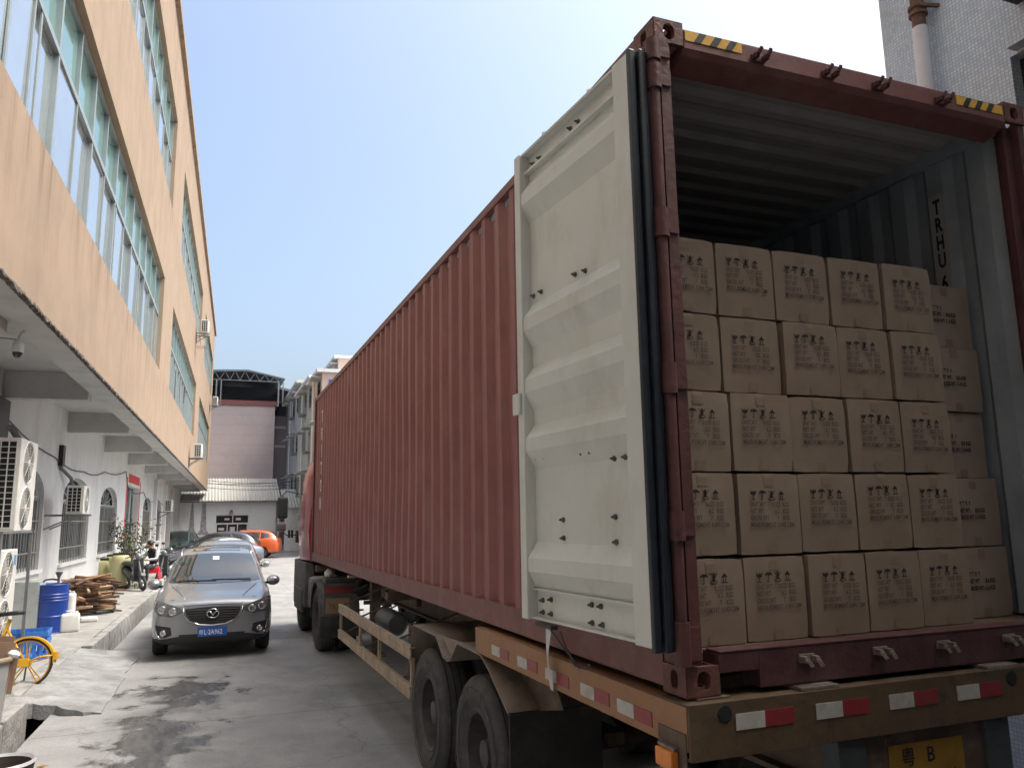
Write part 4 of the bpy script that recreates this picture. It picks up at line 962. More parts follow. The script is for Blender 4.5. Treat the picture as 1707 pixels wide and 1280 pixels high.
        for k_ in range(6):
            z = .575+.038*k_; hw = .41*min(1, ((z-.54)/.12)**.5)-.02
            P = []
            for i in range(13):
                x = -hw+2*hw*i/12; h_, nn_, _, _ = bv.ray_cast(Vector((x,-3,z)), Vector((0,1,0)))
                if h_: P.append(h_+nn_*.018)
            if len(P) > 3: k = MB(); k.tube(P, .006, 4); k.build('grille_bar', M_black, body)
        P = []
        for x, z in [(-.45,.80),(-.43,.70),(-.36,.605),(-.20,.54),(0,.522),(.20,.54),(.36,.605),(.43,.70),(.45,.80)]:
            h_, nn_, _, _ = bv.ray_cast(Vector((x,-3,z)), Vector((0,1,0))); P.append(h_+nn_*.014)
        k = MB(); k.tube(P, .012, 6); k.build('grille_trim', M_chrome, body, smooth=True)
        # winged emblem in an oval ring
        h_, nn_, _, _ = bv.ray_cast(Vector((0,-3,.71)), Vector((0,1,0))); e0 = h_+Vector((0,-.035,0))
        k = MB(); k.tube([e0+Vector((.088*math.cos(a*math.pi/12),0,.068*math.sin(a*math.pi/12))) for a in range(24)], .011, 6, closed=True)
        k.tube([e0+Vector((x,-.002,z)) for x, z in ((-.082,.022),(-.045,.030),(-.015,-.005),(0,-.030),(.015,-.005),(.045,.030),(.082,.022))], [.006,.012,.011,.012,.011,.012,.006], 6)
        k.build('emblem', M_chrome, body, smooth=True)
        for o_ in both('fog_recess', [(.60,.40),(.70,.36),(.80,.42),(.845,.56),(.62,.52)], 'y', M_trim, .007): pass
        for s_ in (1,-1):
            h_, nn_, _, _ = bv.ray_cast(Vector((.725*s_,-3,.44)), Vector((0,1,0))); k = MB(); k.lathe([(.045,0),(.045,.025),(.035,.03),(.03,.015),(0,.012)], h_+Vector((0,-.008,0)), (0,-1,0), 16); k.build('fog_lamp', M_reflamp, body, smooth=40)
            P = []
            for x, z in ((.84,.56),(.825,.46),(.79,.39),(.74,.355)):
                h_, nn_, _, _ = bv.ray_cast(Vector((x*s_,-3,z)), Vector((0,1,0)));
                if h_: P.append(h_+nn_*.012)
            if len(P) > 2: k = MB(); k.tube(P, .009, 5); k.build('fog_trim', M_chrome, body)
        decal('lower_intake', [(-.50,.40),(.50,.40),(.44,.30),(-.44,.30)], 'y', M_trim, .008)
        decal('bumper_skirt', [(-.80,.335),(-.42,.385),(-.30,.30),(.30,.30),(.42,.385),(.80,.335),(.72,.245),(-.72,.245)], 'y', M_trim, .010)
        M_plb = mat('number_plate_blue', (.02,.11,.48), .4, var=.08)
        h_, nn_, _, _ = bv.ray_cast(Vector((0,-3,.43)), Vector((0,1,0))); yp = h_.y-.03
        k = MB(); k.b(-.22,.22,yp,yp+.025,.355,.495); pl_ = k.build('number_plate', M_plb, root, bevel=.006)
        lst = [(text_mesh('粤', .088, M_letw, .0005, sx=.85), plane_M((-.205,yp-.002,.39), (1,0,0), (0,0,1)), 0), (text_mesh('L·2A962', .105, M_letw, .0005, sx=.78, bold=.0015), plane_M((-.125,yp-.002,.388), (1,0,0), (0,0,1)), 0)]
        link('plate_lettering', join_meshes('plate_lettering', lst, [M_letw]), pl_)
        # bonnet creases, wipers, roof rails, sunroof, permit on the screen
        for s_ in (1,-1):
            P = []
            for t in range(8):
                x = s_*(.44+.26*t/7); y_ = .16+1.05*t/7; h_, nn_, _, _ = bv.ray_cast(Vector((x,y_,3)), Vector((0,0,-1)))
                if h_: P.append(h_+Vector((0,0,.0)))
            k = MB(); k.tube(P, [.004]+[.013]*6+[.004], 6); k.build('bonnet_crease', pm, body, smooth=True)
            P = []
            for t in range(9):
                y_ = 2.12+1.75*t/8; h_, nn_, _, _ = bv.ray_cast(Vector((s_*.615,y_,3)), Vector((0,0,-1))); P.append(h_+Vector((0,0,.035 if 0 < t < 8 else -.01)))
            k = MB(); k.tube(P, .016, 6); k.build('roof_rail', M_chrome, body, smooth=True)
            P = []
            for x, z in ((.60,1.125),(.3,1.13),(-.05,1.135)) if s_ > 0 else ((.02,1.12),(-.3,1.125),(-.6,1.13)):
                h_, nn_, _, _ = bv.ray_cast(Vector((x,-3,z)), Vector((0,1,0))); P.append(h_+nn_*.02)
            k = MB(); k.tube(P, .009, 5); k.build('wiper', M_black, body)
        for P_ in ([(-.80,.93),(-.62,.925),(-.44,.86),(-.43,.835),(0,.845),(.43,.835),(.44,.86),(.62,.925),(.80,.93)],):
            P = []
            for x, z in P_:
                h_, nn_, _, _ = bv.ray_cast(Vector((x,-3,z)), Vector((0,1,0)))
                if h_: P.append(h_+nn_*.001)
            k = MB(); k.tube(P, .0045, 4); k.build('bonnet_gap', M_dark, body)
        decal('permit_sticker', [(-.06,1.46),(.05,1.46),(.05,1.52),(-.06,1.52)], 'y', M_white, .012, cuts=1)
        q = MB(); P = []
        for i in range(5):
            row = []
            for j in range(5):
                h_, nn_, _, _ = bv.ray_cast(Vector((-.42+.84*j/4,2.25+.75*i/4,3)), Vector((0,0,-1))); row.append(h_+Vector((0,0,.006)))
            P.append(row)
        q.grid(P); q.build('sunroof', M_carg, body, smooth=True)
    else:
        both('headlight', [(.45,.70-wz),(.80,.72-wz),(.84,.84-wz),(.6,.82-wz)], 'y', M_clear, .008)
        decal('grille', [(-.36,.74-wz),(.36,.74-wz),(.28,.56-wz),(-.28,.56-wz)], 'y', M_trim, .008)
    both('tail_light', [(.50,.92-wz*.6),(.74,.92-wz*.6),(.76,1.06-wz*.6),(.52,1.04-wz*.6)], 'y', M_tail, .008, sgn=-1)
    for s_ in (1,-1):
        for p in sw[:2]:
            yh = p[1][0]-.18; h_, nn_, _, _ = bv.ray_cast(Vector((3*s_,yh,.96-wz)), Vector((-s_,0,0)))
            if h_: k = MB(); k.b(h_.x-.012,h_.x+.02*s_ if s_ > 0 else h_.x+.012,yh-.09,yh+.09,.95-wz,.975-wz) if s_ > 0 else k.b(h_.x-.02,h_.x+.012,yh-.09,yh+.09,.95-wz,.975-wz); k.build('door_handle', pm, body, bevel=.006)
        k = MB(); zm = 1.0+ (0 if H else -.08); y_ = 1.62
        k.b(*sorted((s_*.84, s_*.93)), y_, y_+.05, zm+.02, zm+.06); ma_ = k.build('mirror', M_trim, root)
        k = MB(); k.lathe([(0,-.02),(.055,.0),(.085,.05),(.095,.11),(.09,.135),(0,.14)], (s_*1.01, y_-.02, zm+.075), (0,1,0), 14); mm = k.build('mirror_shell', pm, ma_, smooth=True)
        for v in mm.data.vertices: v.co.x = s_*1.01+(v.co.x-s_*1.01)*1.25
    key = ('cw', H)
    if key not in wheel_tree.cache:
        t = MB(); W_ = .22; t.lathe([(wr_-.11,.015),(wr_-.08,0),(wr_-.03,.0),(wr_-.006,.02),(wr_,.05),(wr_,W_-.05),(wr_-.03,W_),(wr_-.11,W_)], (0,0,0), (1,0,0), 32); ty = t.mesh('tyre', M_ctyre, smooth=40)
        rm = MB(); rm.lathe([(wr_-.105,.016),(wr_-.115,.02),(wr_-.125,.10),(0,.11)], (0,0,0), (1,0,0), 32); rm.mat(1)
        for k in range(5):
            a = 2*math.pi*k/5
            for da in (-.16,.16): rm.bar((.012,.03*math.cos(a),.03*math.sin(a)), (.022,(wr_-.11)*math.cos(a+da),(wr_-.11)*math.sin(a+da)), .035, .03, (1,0,0))
        rm.cyl((.0,0,0),(.06,0,0),.055,n=14); rm.lathe([(wr_-.100,.012),(wr_-.118,.010),(wr_-.122,.04)], (0,0,0), (1,0,0), 32)
        wheel_tree.cache[key] = (ty, rm.mesh('rim', [M_trim, M_alloy], smooth=40))
    ty, rme = wheel_tree.cache[key]
    for y_ in dy_axles:
        for x, s_ in ((-.915,-1),(.915,1)): t = link('wheel', ty, root, (x*(.985 if not H else 1),y_,wr_), (0,0,0 if s_ < 0 else math.pi)); link('rim', rme, t)
    return root
car('parked_suv', 'grey SUV parked nose-on in the alley with a blue number plate', (-1.64,11.12,0), R(-1.2), SUV, paint('paint_grey', (.31,.32,.325), .55), 'parked cars', 1)
car('parked_car', 'silver car parked directly behind the grey SUV, mostly hidden', (-1.42,17.2,0), R(-3), SUV, paint('paint_silver', (.30,.31,.30), .6), 'parked cars')
car('parked_car', 'orange SUV parked side-on in the bright yard at the alley end', (-1.93,48.5,0), R(-103), SUV, paint('paint_orange', (.62,.10,.015), .15), 'parked cars')
car('parked_car', 'dark grey SUV parked side-on in front of the orange SUV', (-3.55,42.0,0), R(-103), SUV, paint('paint_charcoal', (.055,.06,.07), .5), 'parked cars')
car('parked_car', 'blue-grey saloon in the yard seen over the roof of the grey SUV', (-3.4,36.5,0), R(-62), SEDAN, paint('paint_bluegrey', (.16,.19,.22), .6), 'parked cars')
car('parked_car', 'dark green car beside the white pillar at the end of the pavement', (-3.75,47.5,0), R(-12), SUV, paint('paint_green', (.03,.075,.065), .4), 'parked cars')

# ------------------------------------------------------------------ air conditioners
def ac_mesh_parts(wd, ht, dp, fans):
    """unit standing on z=0; coil grille faces -y, fan face +x, back to -x"""
    P = {}
    q = MB(); q.b(0,dp,0,wd,0,ht); P['casing'] = q.mesh('casing', M_acwhite, bevel=.012)
    q = MB(); q.b(.03,dp-.05,-.004,-.002,.05,ht-.05); P['coil'] = q.mesh('coil', M_dark)
    q = MB(); nx = 3; nz = int(ht/.085)
    for i in range(nx+1): x = .03+(dp-.08)*i/nx; q.b(x-.007,x+.007,-.022,-.005,.045,ht-.045)
    for j in range(nz+1): z = .05+(ht-.10)*j/nz; q.b(.025,dp-.045,-.018,-.006,z-.005,z+.005)
    P['grille'] = q.mesh('grille', M_acwhite)
    r_ = min(wd*.40, ht/fans*.44); F_ = []
    for k in range(fans):
        cz = ht*(k+.5)/fans; c = (dp, wd*.47, cz)
        q = MB(); q.lathe([(r_,.001),(r_,.004),(r_*.97,-.0)], c, (1,0,0), 32); q.lathe([(r_*.985,.002),(0,.002)], c, (1,0,0), 32); a_ = q.mesh('fan_recess', mat('fan_dark',(.06,.06,.055),.6,var=.1))
        q = MB(); q.lathe([(r_*.18,.006),(r_*.16,.016),(0,.018)], c, (1,0,0), 16)
        for j in range(1,6): rr2 = r_*(.18+.82*j/5.4); q.lathe([(rr2-.003,.012),(rr2,.015),(rr2+.003,.012)], c, (1,0,0), 32)
        for j in range(8): a = math.pi*j/4; q.bar((dp+.013,c[1]+.1*r_*math.cos(a),cz+.1*r_*math.sin(a)),(dp+.013,c[1]+r_*math.cos(a),cz+r_*math.sin(a)),.008,.006,(1,0,0))
        q.lathe([(r_,.0),(r_+.012,.012),(r_+.024,.0)], c, (1,0,0), 32); b_ = q.mesh('fan_guard', M_acwhite, smooth=40)
        F_.append((a_, b_))
    P['fans'] = F_
    return P
acS = ac_mesh_parts(.86,.62,.34,1); acB = ac_mesh_parts(.98,1.30,.38,2)
def ac(label, P, loc, rz, dp, wd, ht, bracket=True, wallgap=.45):
    t = thing('air_conditioner', label, 'air conditioner', loc, rz, 'outdoor air conditioner units')
    o = link('casing', P['casing'], t); link('coil', P['coil'], t); link('grille', P['grille'], t)
    for a_, b_ in P['fans']: f_ = link('fan', a_, t); link('fan_guard', b_, f_)
    if bracket:
        for y_ in (.12, wd-.12): q = MB(); q.b(-wallgap,dp+.06,y_,y_+.04,-.045,-.005); q.bar((dp*.6,y_+.02,-.04),(-wallgap,y_+.02,-.34),.035,.03); q.b(-wallgap,-wallgap+.03,y_-.02,y_+.06,-.40,.06); q.build('bracket', M_grey, t)
    return t
ac('white air conditioner on wall brackets beside the arched window', acS, bw(-5.28,16.75,2.38), -TH, .34,.86,.62)
ac('large double-fan air conditioner on the upper shelf of the steel rack', acB, bw(-5.02,9.85,2.07), -TH, .38,.98,1.30, False)
ac('large double-fan air conditioner with blue label on the pavement under the rack', acB, bw(-5.06,9.35,.52), -TH, .38,.98,1.30, False)
q = MB(); q.b(.3815,.384,.80,.92,1.08,1.22); 
acl = [o for o in bpy.data.objects if o.get('label','').startswith('large double-fan air conditioner with blue')][0]
q.build('label_sticker', mat('label_blue',(.10,.28,.55),.5,var=.3,vscale=40), acl)
RK = thing('steel_rack', 'steel angle rack carrying the upper double-fan air conditioner', 'rack', bw(-5.3,9.2,.17), -TH)
for (x, y_) in ((.02,.05),(.62,.05),(.02,1.72),(.62,1.72)):
    q = MB(); q.b(x,x+.04,y_,y_+.04,0,1.865); q.build('leg', M_grey, RK)
for (z) in (.30,1.87):
    q = MB(); q.b(.0,.68,.02,.07,z-.0,z+.03); q.b(.0,.68,1.70,1.75,z,z+.03); q.b(.02,.06,.07,1.70,z,z+.03); q.b(.62,.66,.07,1.70,z,z+.03); q.build('shelf_frame', M_grey, RK)
ac('air conditioner bracketed to the ochre wall by the lowest far windows', acS, bw(XF+.22,35.3,5.05), -TH, .34,.86,.62, True, .22)
ac('air conditioner high on the ochre wall with a wire cage below', acS, bw(XF+.22,35.8,10.95), -TH, .34,.86,.62, True, .22)
ac('small distant air conditioner near the far end of the ochre wall', acS, bw(XF+.2,56.5,10.4), -TH, .34,.86,.62, True, .2)
ac('distant air conditioner under the overhang past the red-bannered doorway', acS, bw(XW+.35,42.8,2.75), -TH, .34,.86,.62, True, .35)
q = MB()
for k in range(7): q.b(.0,.012,.1*k,.1*k+.012,0,.55)
for k in range(4): q.b(-.45,0,.0+.2*k,.012+.2*k,0,.012)
for z in (0,.27,.54): q.b(.013,.025,0,.62,z,z+.012)
o = q.build('wire_cage', M_grey); o.location = bw(XF+.5,35.9,10.30); o.rotation_euler = (0,0,-TH); tag(o, 'wire cage hung on the ochre wall beneath the highest air conditioner', 'cage')
# security camera under the overhang
t = thing('security_camera', 'white dome security camera hanging under the overhang at the left edge', 'security camera', bw(-4.29,7.75,4.22), -TH)
q = MB(); q.lathe([(.0,.16),(.05,.158),(.062,.13),(.066,.06),(.064,.03),(.0,.03)], (0,0,-.06), (0,0,1), 20); q.build('housing', M_white, t, smooth=40)
q = MB(); q.lathe([(.055,.03),(.05,.0),(.03,-.03),(0,-.04)], (0,0,-.06), (0,0,1), 20); q.build('dome', M_glassd, t, smooth=True)
q = MB(); q.tube([(0,0,.09),(.0,0,.14),(.02,.0,.20),(.06,0,.24)], .02, 8); q.build('arm', M_white, t, smooth=True)
q = MB(); q.tube([(-.25,0,.14),(-.1,0,.135),(0,0,.12)], .006, 5); q.build('lead', M_cable, t)
# ------------------------------------------------------------------ things on the pavement
ZP = .172
M_drum = mat('drum_blue', (.012,.045,.26), .4, var=.12, vscale=5, dirt=(.03,.05,.14), damt=.5, dscale=6)
DR = thing('oil_drum', 'blue steel oil drum with a hand pump on the pavement', 'drum', (-4.46,14.5,ZP))
def rib(z): return [(.288,z-.022),(.298,z-.008),(.298,z+.008),(.288,z+.022)]
q = MB(); q.lathe([(0,.012),(.27,.012),(.286,.0),(.294,.006),(.286,.02)]+rib(.30)+rib(.585)+rib(.64)+rib(.695)+[(.286,.86),(.296,.874),(.286,.885),(.272,.876),(.27,.865),(0,.865)], (0,0,0), (0,0,1), 40); q.build('barrel', M_drum, DR, smooth=30)
q = MB(); q.cyl((.10,0,.86),(.10,0,1.0),.022,n=10); q.lathe([(.02,0),(.028,.03),(.06,.10),(.065,.12),(.0,.11)], (.10,0,.98), (0,0,1), 14); q.tube([(.10,0,.95),(.0,.02,.97),(-.12,.02,.96),(-.18,.02,.90)], .017, 7); q.build('pump', mat('pump_grey',(.16,.155,.15),.5,.4,var=.2), DR, smooth=40)
M_jer = mat('jerrycan_white', (.66,.66,.62), .4, var=.06, dirt=(.5,.47,.40), damt=.5, dscale=8)
def jerry(label, loc, wd, dp, ht, rz):
    t = thing('jerrycan', label, 'jerrycan', loc, rz, 'white plastic containers by the drum')
    q = MB(); q.b(-wd/2,wd/2,-dp/2,dp/2,0,ht); q.build('body', M_jer, t, bevel=.05, smooth=True)
    q = MB(); q.tube([(-wd*.25,0,ht-.01),(-wd*.22,0,ht+.035),(wd*.12,0,ht+.035),(wd*.15,0,ht-.01)], .016, 7); q.build('handle', M_jer, t, smooth=True)
    q = MB(); q.cyl((wd*.32,0,ht-.005),(wd*.32,0,ht+.03),.03,n=12); q.build('cap', M_jer, t)
jerry('white plastic jerrycan on the pavement in front of the drum', (-4.12,14.45,ZP), .33,.26,.34,R(12))
jerry('white plastic jerrycan perched behind the lower one beside the drum', (-4.22,14.80,ZP), .25,.26,.68,R(-5))
q = MB(); q.b(-.16,.16,-.11,.11,0,.10); o = q.build('foam_tray', M_jer, bevel=.03, smooth=True); o.location = (-3.98,16.0,ZP); o.rotation_euler = (0,0,R(15)); tag(o, 'small white foam tray lying by the firewood', 'tray')
# appliance beside the drum
q = MB(); q.b(0,.55,0,.55,0,.95); t = q.build('steel_cabinet', mat('cabinet_grey',(.40,.43,.42),.5,.2,var=.08,dirt=(.25,.25,.24),damt=.5,dscale=5), bevel=.012); t.location = (-5.18,14.25,ZP); t.rotation_euler = (0,0,-TH); tag(t, 'grey sheet-metal cabinet between the drum and the air conditioner', 'cabinet')
q = MB(); q.b(.552,.560,.02,.53,.03,.92); q.build('door', mat('cabinet_green',(.45,.52,.48),.5,var=.06), t)
# firewood: each stick a part
M_wood = [mat('wood_red', (.20,.085,.045), .8, var=.3, vscale=9, bump=.3, bscale=30), mat('wood_tan', (.36,.22,.12), .8, var=.3, vscale=9, bump=.3, bscale=30), mat('wood_pale', (.46,.34,.22), .8, var=.25, vscale=9, bump=.3), mat('wood_dark', (.10,.055,.035), .85, var=.3, vscale=9, bump=.3)]
WP = thing('firewood_pile', 'heap of split reddish firewood sticks stacked on the pavement', 'firewood', (-4.16,17.6,ZP)); wr2 = random.Random(31)
for k in range(120):
    lv = wr2.random()**.8; z = .03+.74*lv; hw = .52-.10*lv
    ln = wr2.uniform(.45,.95); a = wr2.gauss(0,.22)+(math.pi/2 if wr2.random() < .12 else 0); x = wr2.uniform(-hw,hw)*.6; y_ = wr2.uniform(-.35,.30); el = wr2.gauss(0,.10)
    d = Vector((math.cos(a)*math.cos(el), math.sin(a)*math.cos(el), math.sin(el)))*ln/2; c = Vector((x,y_,z))
    if (c-d).z < .015 or (c+d).z < .015: c.z += .08
    q = MB(); n_ = 5; sw_ = wr2.uniform(.02,.05); bend = Vector((0,wr2.uniform(-.03,.03),wr2.uniform(-.02,.04)))
    q.tube([c-d, c-d*.3+bend, c+d*.35+bend*.8, c+d], [sw_*.9,sw_,sw_*.95,sw_*.6], n_)
    q.build('stick', wr2.choice(M_wood), WP)
q = MB(); q.b(0,.06,0,.5,0,.62); o = q.build('propped_board', M_black); o.location = (-3.72,17.55,ZP); o.rotation_euler = (0,R(-6),0); tag(o, 'black board propped against the right end of the firewood', 'board')
# olive tanks
M_tank = mat('tank_olive', (.40,.385,.20), .5, var=.1, vscale=4, dirt=(.30,.27,.15), damt=.5, dscale=5)
def tank(label, loc, rz, r_, h):
    t = thing('plastic_tank', label, 'tank', loc, rz, 'olive plastic tanks by the wall')
    q = MB(); q.lathe([(0,0),(r_*.96,0),(r_,.03),(r_,h*.86),(r_*.93,h*.95),(r_*.7,h),(0,h)], (0,0,0), (0,0,1), 28); q.build('shell', M_tank, t, smooth=40)
    q = MB(); q.b(-r_*.8,r_*.9,-.05,.05,h,h+.07); q.build('lid_bar', M_black, t, bevel=.015)
    q = MB(); q.lathe([(r_*1.01,0),(r_*1.02,.01),(r_*1.02,.09),(r_*1.0,.10)], (0,0,0), (0,0,1), 28); q.build('base_ring', M_black, t)
tank('olive plastic tank nearest the wall window, partly behind the others', (-4.82,25.2,ZP), 0, .26,.86)
tank('tallest olive plastic tank at the right of the trio', (-4.22,24.9,ZP), 0, .28,1.02)
tank('olive plastic tank between its two neighbours', (-4.50,25.8,ZP), 0, .25,.95)
# climbing plant
M_leafs = [mat('leaf_a',(.055,.075,.025),.6,var=.35,vscale=8), mat('leaf_b',(.10,.115,.04),.6,var=.35,vscale=8), mat('leaf_red',(.22,.075,.05),.6,var=.3,vscale=8)]
PT = thing('bougainvillea', 'straggly leafy shrub growing up the white wall by the olive tanks', 'plant', (-4.12,27.2,ZP)); pr_ = random.Random(14)
q = MB(); tips = []
for k in range(9):
    p = Vector((pr_.uniform(-.12,.12),pr_.uniform(-.1,.1),0)); d = Vector((pr_.uniform(-.25,.35),pr_.uniform(-.2,.2),1)); pts = [p.copy()]
    for i in range(6): p = p+d*.42*pr_.uniform(.7,1.0); d += Vector((pr_.uniform(-.25,.25),pr_.uniform(-.2,.2),-.05)); pts.append(p.copy()); tips.append(p.copy())
    q.tube(pts, [.022-.003*i for i in range(7)], 5)
q.build('stem', mat('bark',(.12,.085,.06),.85,var=.3,vscale=20), PT)
lv = [MB(), MB(), MB()]
for k in range(1500):
    c = pr_.choice(tips)+Vector((pr_.gauss(0,.17),pr_.gauss(0,.16),pr_.gauss(0,.18)))
    if c.z < .1: continue
    s_ = pr_.uniform(.03,.065); a = Vector((pr_.uniform(-1,1),pr_.uniform(-1,1),pr_.uniform(-.6,.6))).normalized(); b_ = a.orthogonal().normalized()
    b_.rotate(Matrix.Rotation(pr_.uniform(0,6.28),3,a)); w_ = a.cross(b_)*.5
    i = 2 if pr_.random() < .10+.12*(c.z > 2.2) else (0 if pr_.random() < .55 else 1)
    lv[i].poly((c-b_*s_, c+w_*s_*.9+a*s_*.1, c+b_*s_, c-w_*s_*.9+a*s_*.1))
for i in range(3): o = lv[i].build('foliage', M_leafs[i], PT, recalc=False); o['kind'] = 'stuff'
q = MB(); 
for k in range(240):
    c = Vector((pr_.gauss(0,.35),pr_.gauss(0,.3),0)); a = pr_.uniform(0,6.28); h = pr_.uniform(.05,.2); w_ = Vector((math.cos(a),math.sin(a),0))*.012; q.poly((c-w_, c+w_, c+Vector((pr_.gauss(0,.06),pr_.gauss(0,.06),h))))
o = q.build('weeds', M_leafs[1], None, recalc=False); o.location = (-3.85,25.6,ZP); tag(o, 'tuft of green weeds at the foot of the tallest olive tank', 'weeds', kind='stuff')
# scooters
M_scb = mat('scooter_black',(.02,.021,.024),.35,var=.1,coat=.3)
def scooter(label, loc, rz, lean, pm):
    t = thing('scooter', label, 'scooter', loc, 0, 'motor scooters by the wall'); t.rotation_euler = (0,lean,rz)
    for y_ in (-.62,.62):
        q = MB(); q.lathe([(.15,-.03),(.20,-.045),(.235,-.03),(.245,0),(.235,.03),(.20,.045),(.15,.03)], (0,y_,.245), (1,0,0), 24, close=True); w_ = q.build('wheel', M_ctyre, t, smooth=40)
        q = MB()
        for k in range(6): a = math.pi*k/3; q.bar((0,y_,.245),(0,y_+.16*math.cos(a),.245+.16*math.sin(a)),.03,.02)
        q.cyl((-.05,y_,.245),(.05,y_,.245),.04,n=10); q.build('rim', M_alloy, w_)
    def loft(nm, secs, m_):
        q = MB(); rows = []
        for y_, zc, hw, hh in secs: rows.append([(hw*math.cos(a*math.pi/5), y_, zc+hh*math.sin(a*math.pi/5)) for a in range(10)])
        I = [[q.av(p) for p in r_] for r_ in rows]
        for a in range(len(I)-1):
            for c in range(10): q.face((I[a][c],I[a][(c+1)%10],I[a+1][(c+1)%10],I[a+1][c]))
        q.face(I[0][::-1]); q.face(I[-1]); return q.build(nm, m_, t, smooth=40)
    loft('tail_body', [(.95,.72,.06,.05),(.75,.62,.14,.14),(.35,.52,.16,.18),(.05,.42,.14,.14),(-.02,.34,.12,.08)], pm)
    loft('seat', [(.90,.80,.08,.04),(.55,.80,.13,.06),(.15,.76,.13,.06),(-.02,.74,.07,.04)], M_black)
    loft('floorboard', [(.05,.33,.15,.05),(-.32,.32,.15,.05)], M_trim)
    q = MB(); q.bar((0,-.30,.33),(0,-.47,.95),.30,.06,(0,-1,0)); q.build('leg_shield', pm, t, bevel=.02)
    q = MB(); q.tube([(0,-.44,.98),(0,-.55,.55),(.06,-.62,.25)], .025, 7); q.tube([(0,-.55,.55),(-.06,-.62,.25)], .025, 7); q.build('fork', M_grey, t)
    q = MB(); q.tube([(-.34,-.36,1.02),(-.2,-.42,1.04),(0,-.46,1.0),(.2,-.42,1.04),(.34,-.36,1.02)], .014, 7); q.build('handlebar', M_black, t)
    q = MB(); q.lathe([(0,.0),(.08,.02),(.10,.08),(.06,.16),(0,.18)], (0,-.56,1.0), (0,1,0), 12); q.build('headlight', M_clear, t, smooth=True)
    q = MB(); q.prism([(-.78,.46),(-.70,.54),(-.56,.56),(-.48,.50),(-.56,.505),(-.68,.49)], lambda u, z: (-.06,u,z), lambda u, z: (.06,u,z)); q.build('mudguard', pm, t)
    for s_ in (-1,1):
        q = MB(); q.tube([(s_*.22,-.42,1.04),(s_*.28,-.44,1.22)], .008, 5); q.b(s_*.28-.05,s_*.28+.05,-.455,-.435,1.20,1.28); q.build('mirror', M_black, t)
    return t
scooter('black scooter leaning by the wall left of the seated person', (-3.72,24.2,ZP), R(25), R(-8), M_scb)
scooter('dark scooter parked to the right of the seated person', (-2.98,26.5,ZP), R(-18), R(5), mat('scooter_grey',(.07,.075,.085),.35,var=.1,coat=.3))
scooter('silver-grey scooter further along behind the seated person', (-3.1,29.3,ZP), R(10), R(4), mat('scooter_silver',(.30,.31,.32),.35,.3,var=.1))
# red plastic stool and carton with charger
RS = thing('plastic_stool', 'red plastic stool the person in black sits on', 'stool', (-3.28,24.9,ZP+.24))
q = MB(); q.prism([(-.17,-.17),(.17,-.17),(.17,.17),(-.17,.17)], lambda a, b_: (a*.9,b_*.9,.40), lambda a, b_: (a,b_,.34)); q.build('seat', mat('plastic_red',(.62,.02,.035),.35,var=.08), RS, bevel=.015)
for sx in (-1,1):
    for sy in (-1,1): q = MB(); q.bar((sx*.14,sy*.14,.35),(sx*.20,sy*.20,0),.07,.035,(sx,sy,0)); q.build('leg', MATS['plastic_red'], RS)
for a0, a1 in (((-.17,-.17),(.17,-.17)),((.17,-.17),(.17,.17)),((-.17,.17),(.17,.17)),((-.17,-.17),(-.17,.17))):
    q = MB(); q.bar((a0[0],a0[1],.27),(a1[0],a1[1],.27),.02,.14); q.build('apron', MATS['plastic_red'], RS)
q = MB(); q.b(-.30,.28,-.25,.28,0,.235); o = q.build('crate_box', mat('box_grey',(.50,.49,.46),.7,var=.15,vscale=8), bevel=.015); o.location = (-3.26,24.92,ZP); tag(o, 'pale box with a dark slot under the red stool', 'box')
q = MB(); q.b(-.06,.12,-.254,-.2505,.07,.15); q.build('slot', M_black, o)
q = MB(); q.b(-.07,.07,-.05,.05,0,.26); o = q.build('yellow_bag', mat('bag_yellow',(.55,.38,.06),.6,var=.2,vscale=12), bevel=.03, smooth=True); o.location = (-3.52,24.75,ZP+.1); tag(o, 'small yellow bag tucked left of the red stool', 'bag')
# seated person, seen from behind and the side
M_skin = mat('skin',(.42,.24,.17),.55,var=.05); M_hair = mat('hair_black',(.012,.010,.009),.5,var=.2); M_shirt = mat('shirt_black',(.012,.012,.014),.85,var=.2,vscale=12); M_sleeve = mat('sleeve_grey',(.42,.42,.44),.85,var=.15,vscale=12); M_trouser = mat('trouser_dark',(.03,.032,.04),.85,var=.2)
PE = thing('person', 'person in a black top with grey sleeves seated on the red stool, head bowed', 'person', (-3.26,24.98,ZP+.64), R(-40))
def skin(nm, V, E, Rr, m_, sub=2):
    me = bpy.data.meshes.new(nm); me.from_pydata(V, E, []); o = bpy.data.objects.new(nm, me); col.objects.link(o)
    md = o.modifiers.new('k','SKIN'); sv_ = me.skin_vertices[0].data
    for i, r_ in enumerate(Rr): sv_[i].radius = (r_, r_) if not isinstance(r_, tuple) else r_
    sv_[0].use_root = True
    ms = o.modifiers.new('s','SUBSURF'); ms.levels = sub; ms.render_levels = sub
    me2 = evalmesh(o); bpy.data.objects.remove(o); me2.materials.clear(); me2.materials.append(m_); me2.polygons.foreach_set('use_smooth', [True]*len(me2.polygons)); return me2
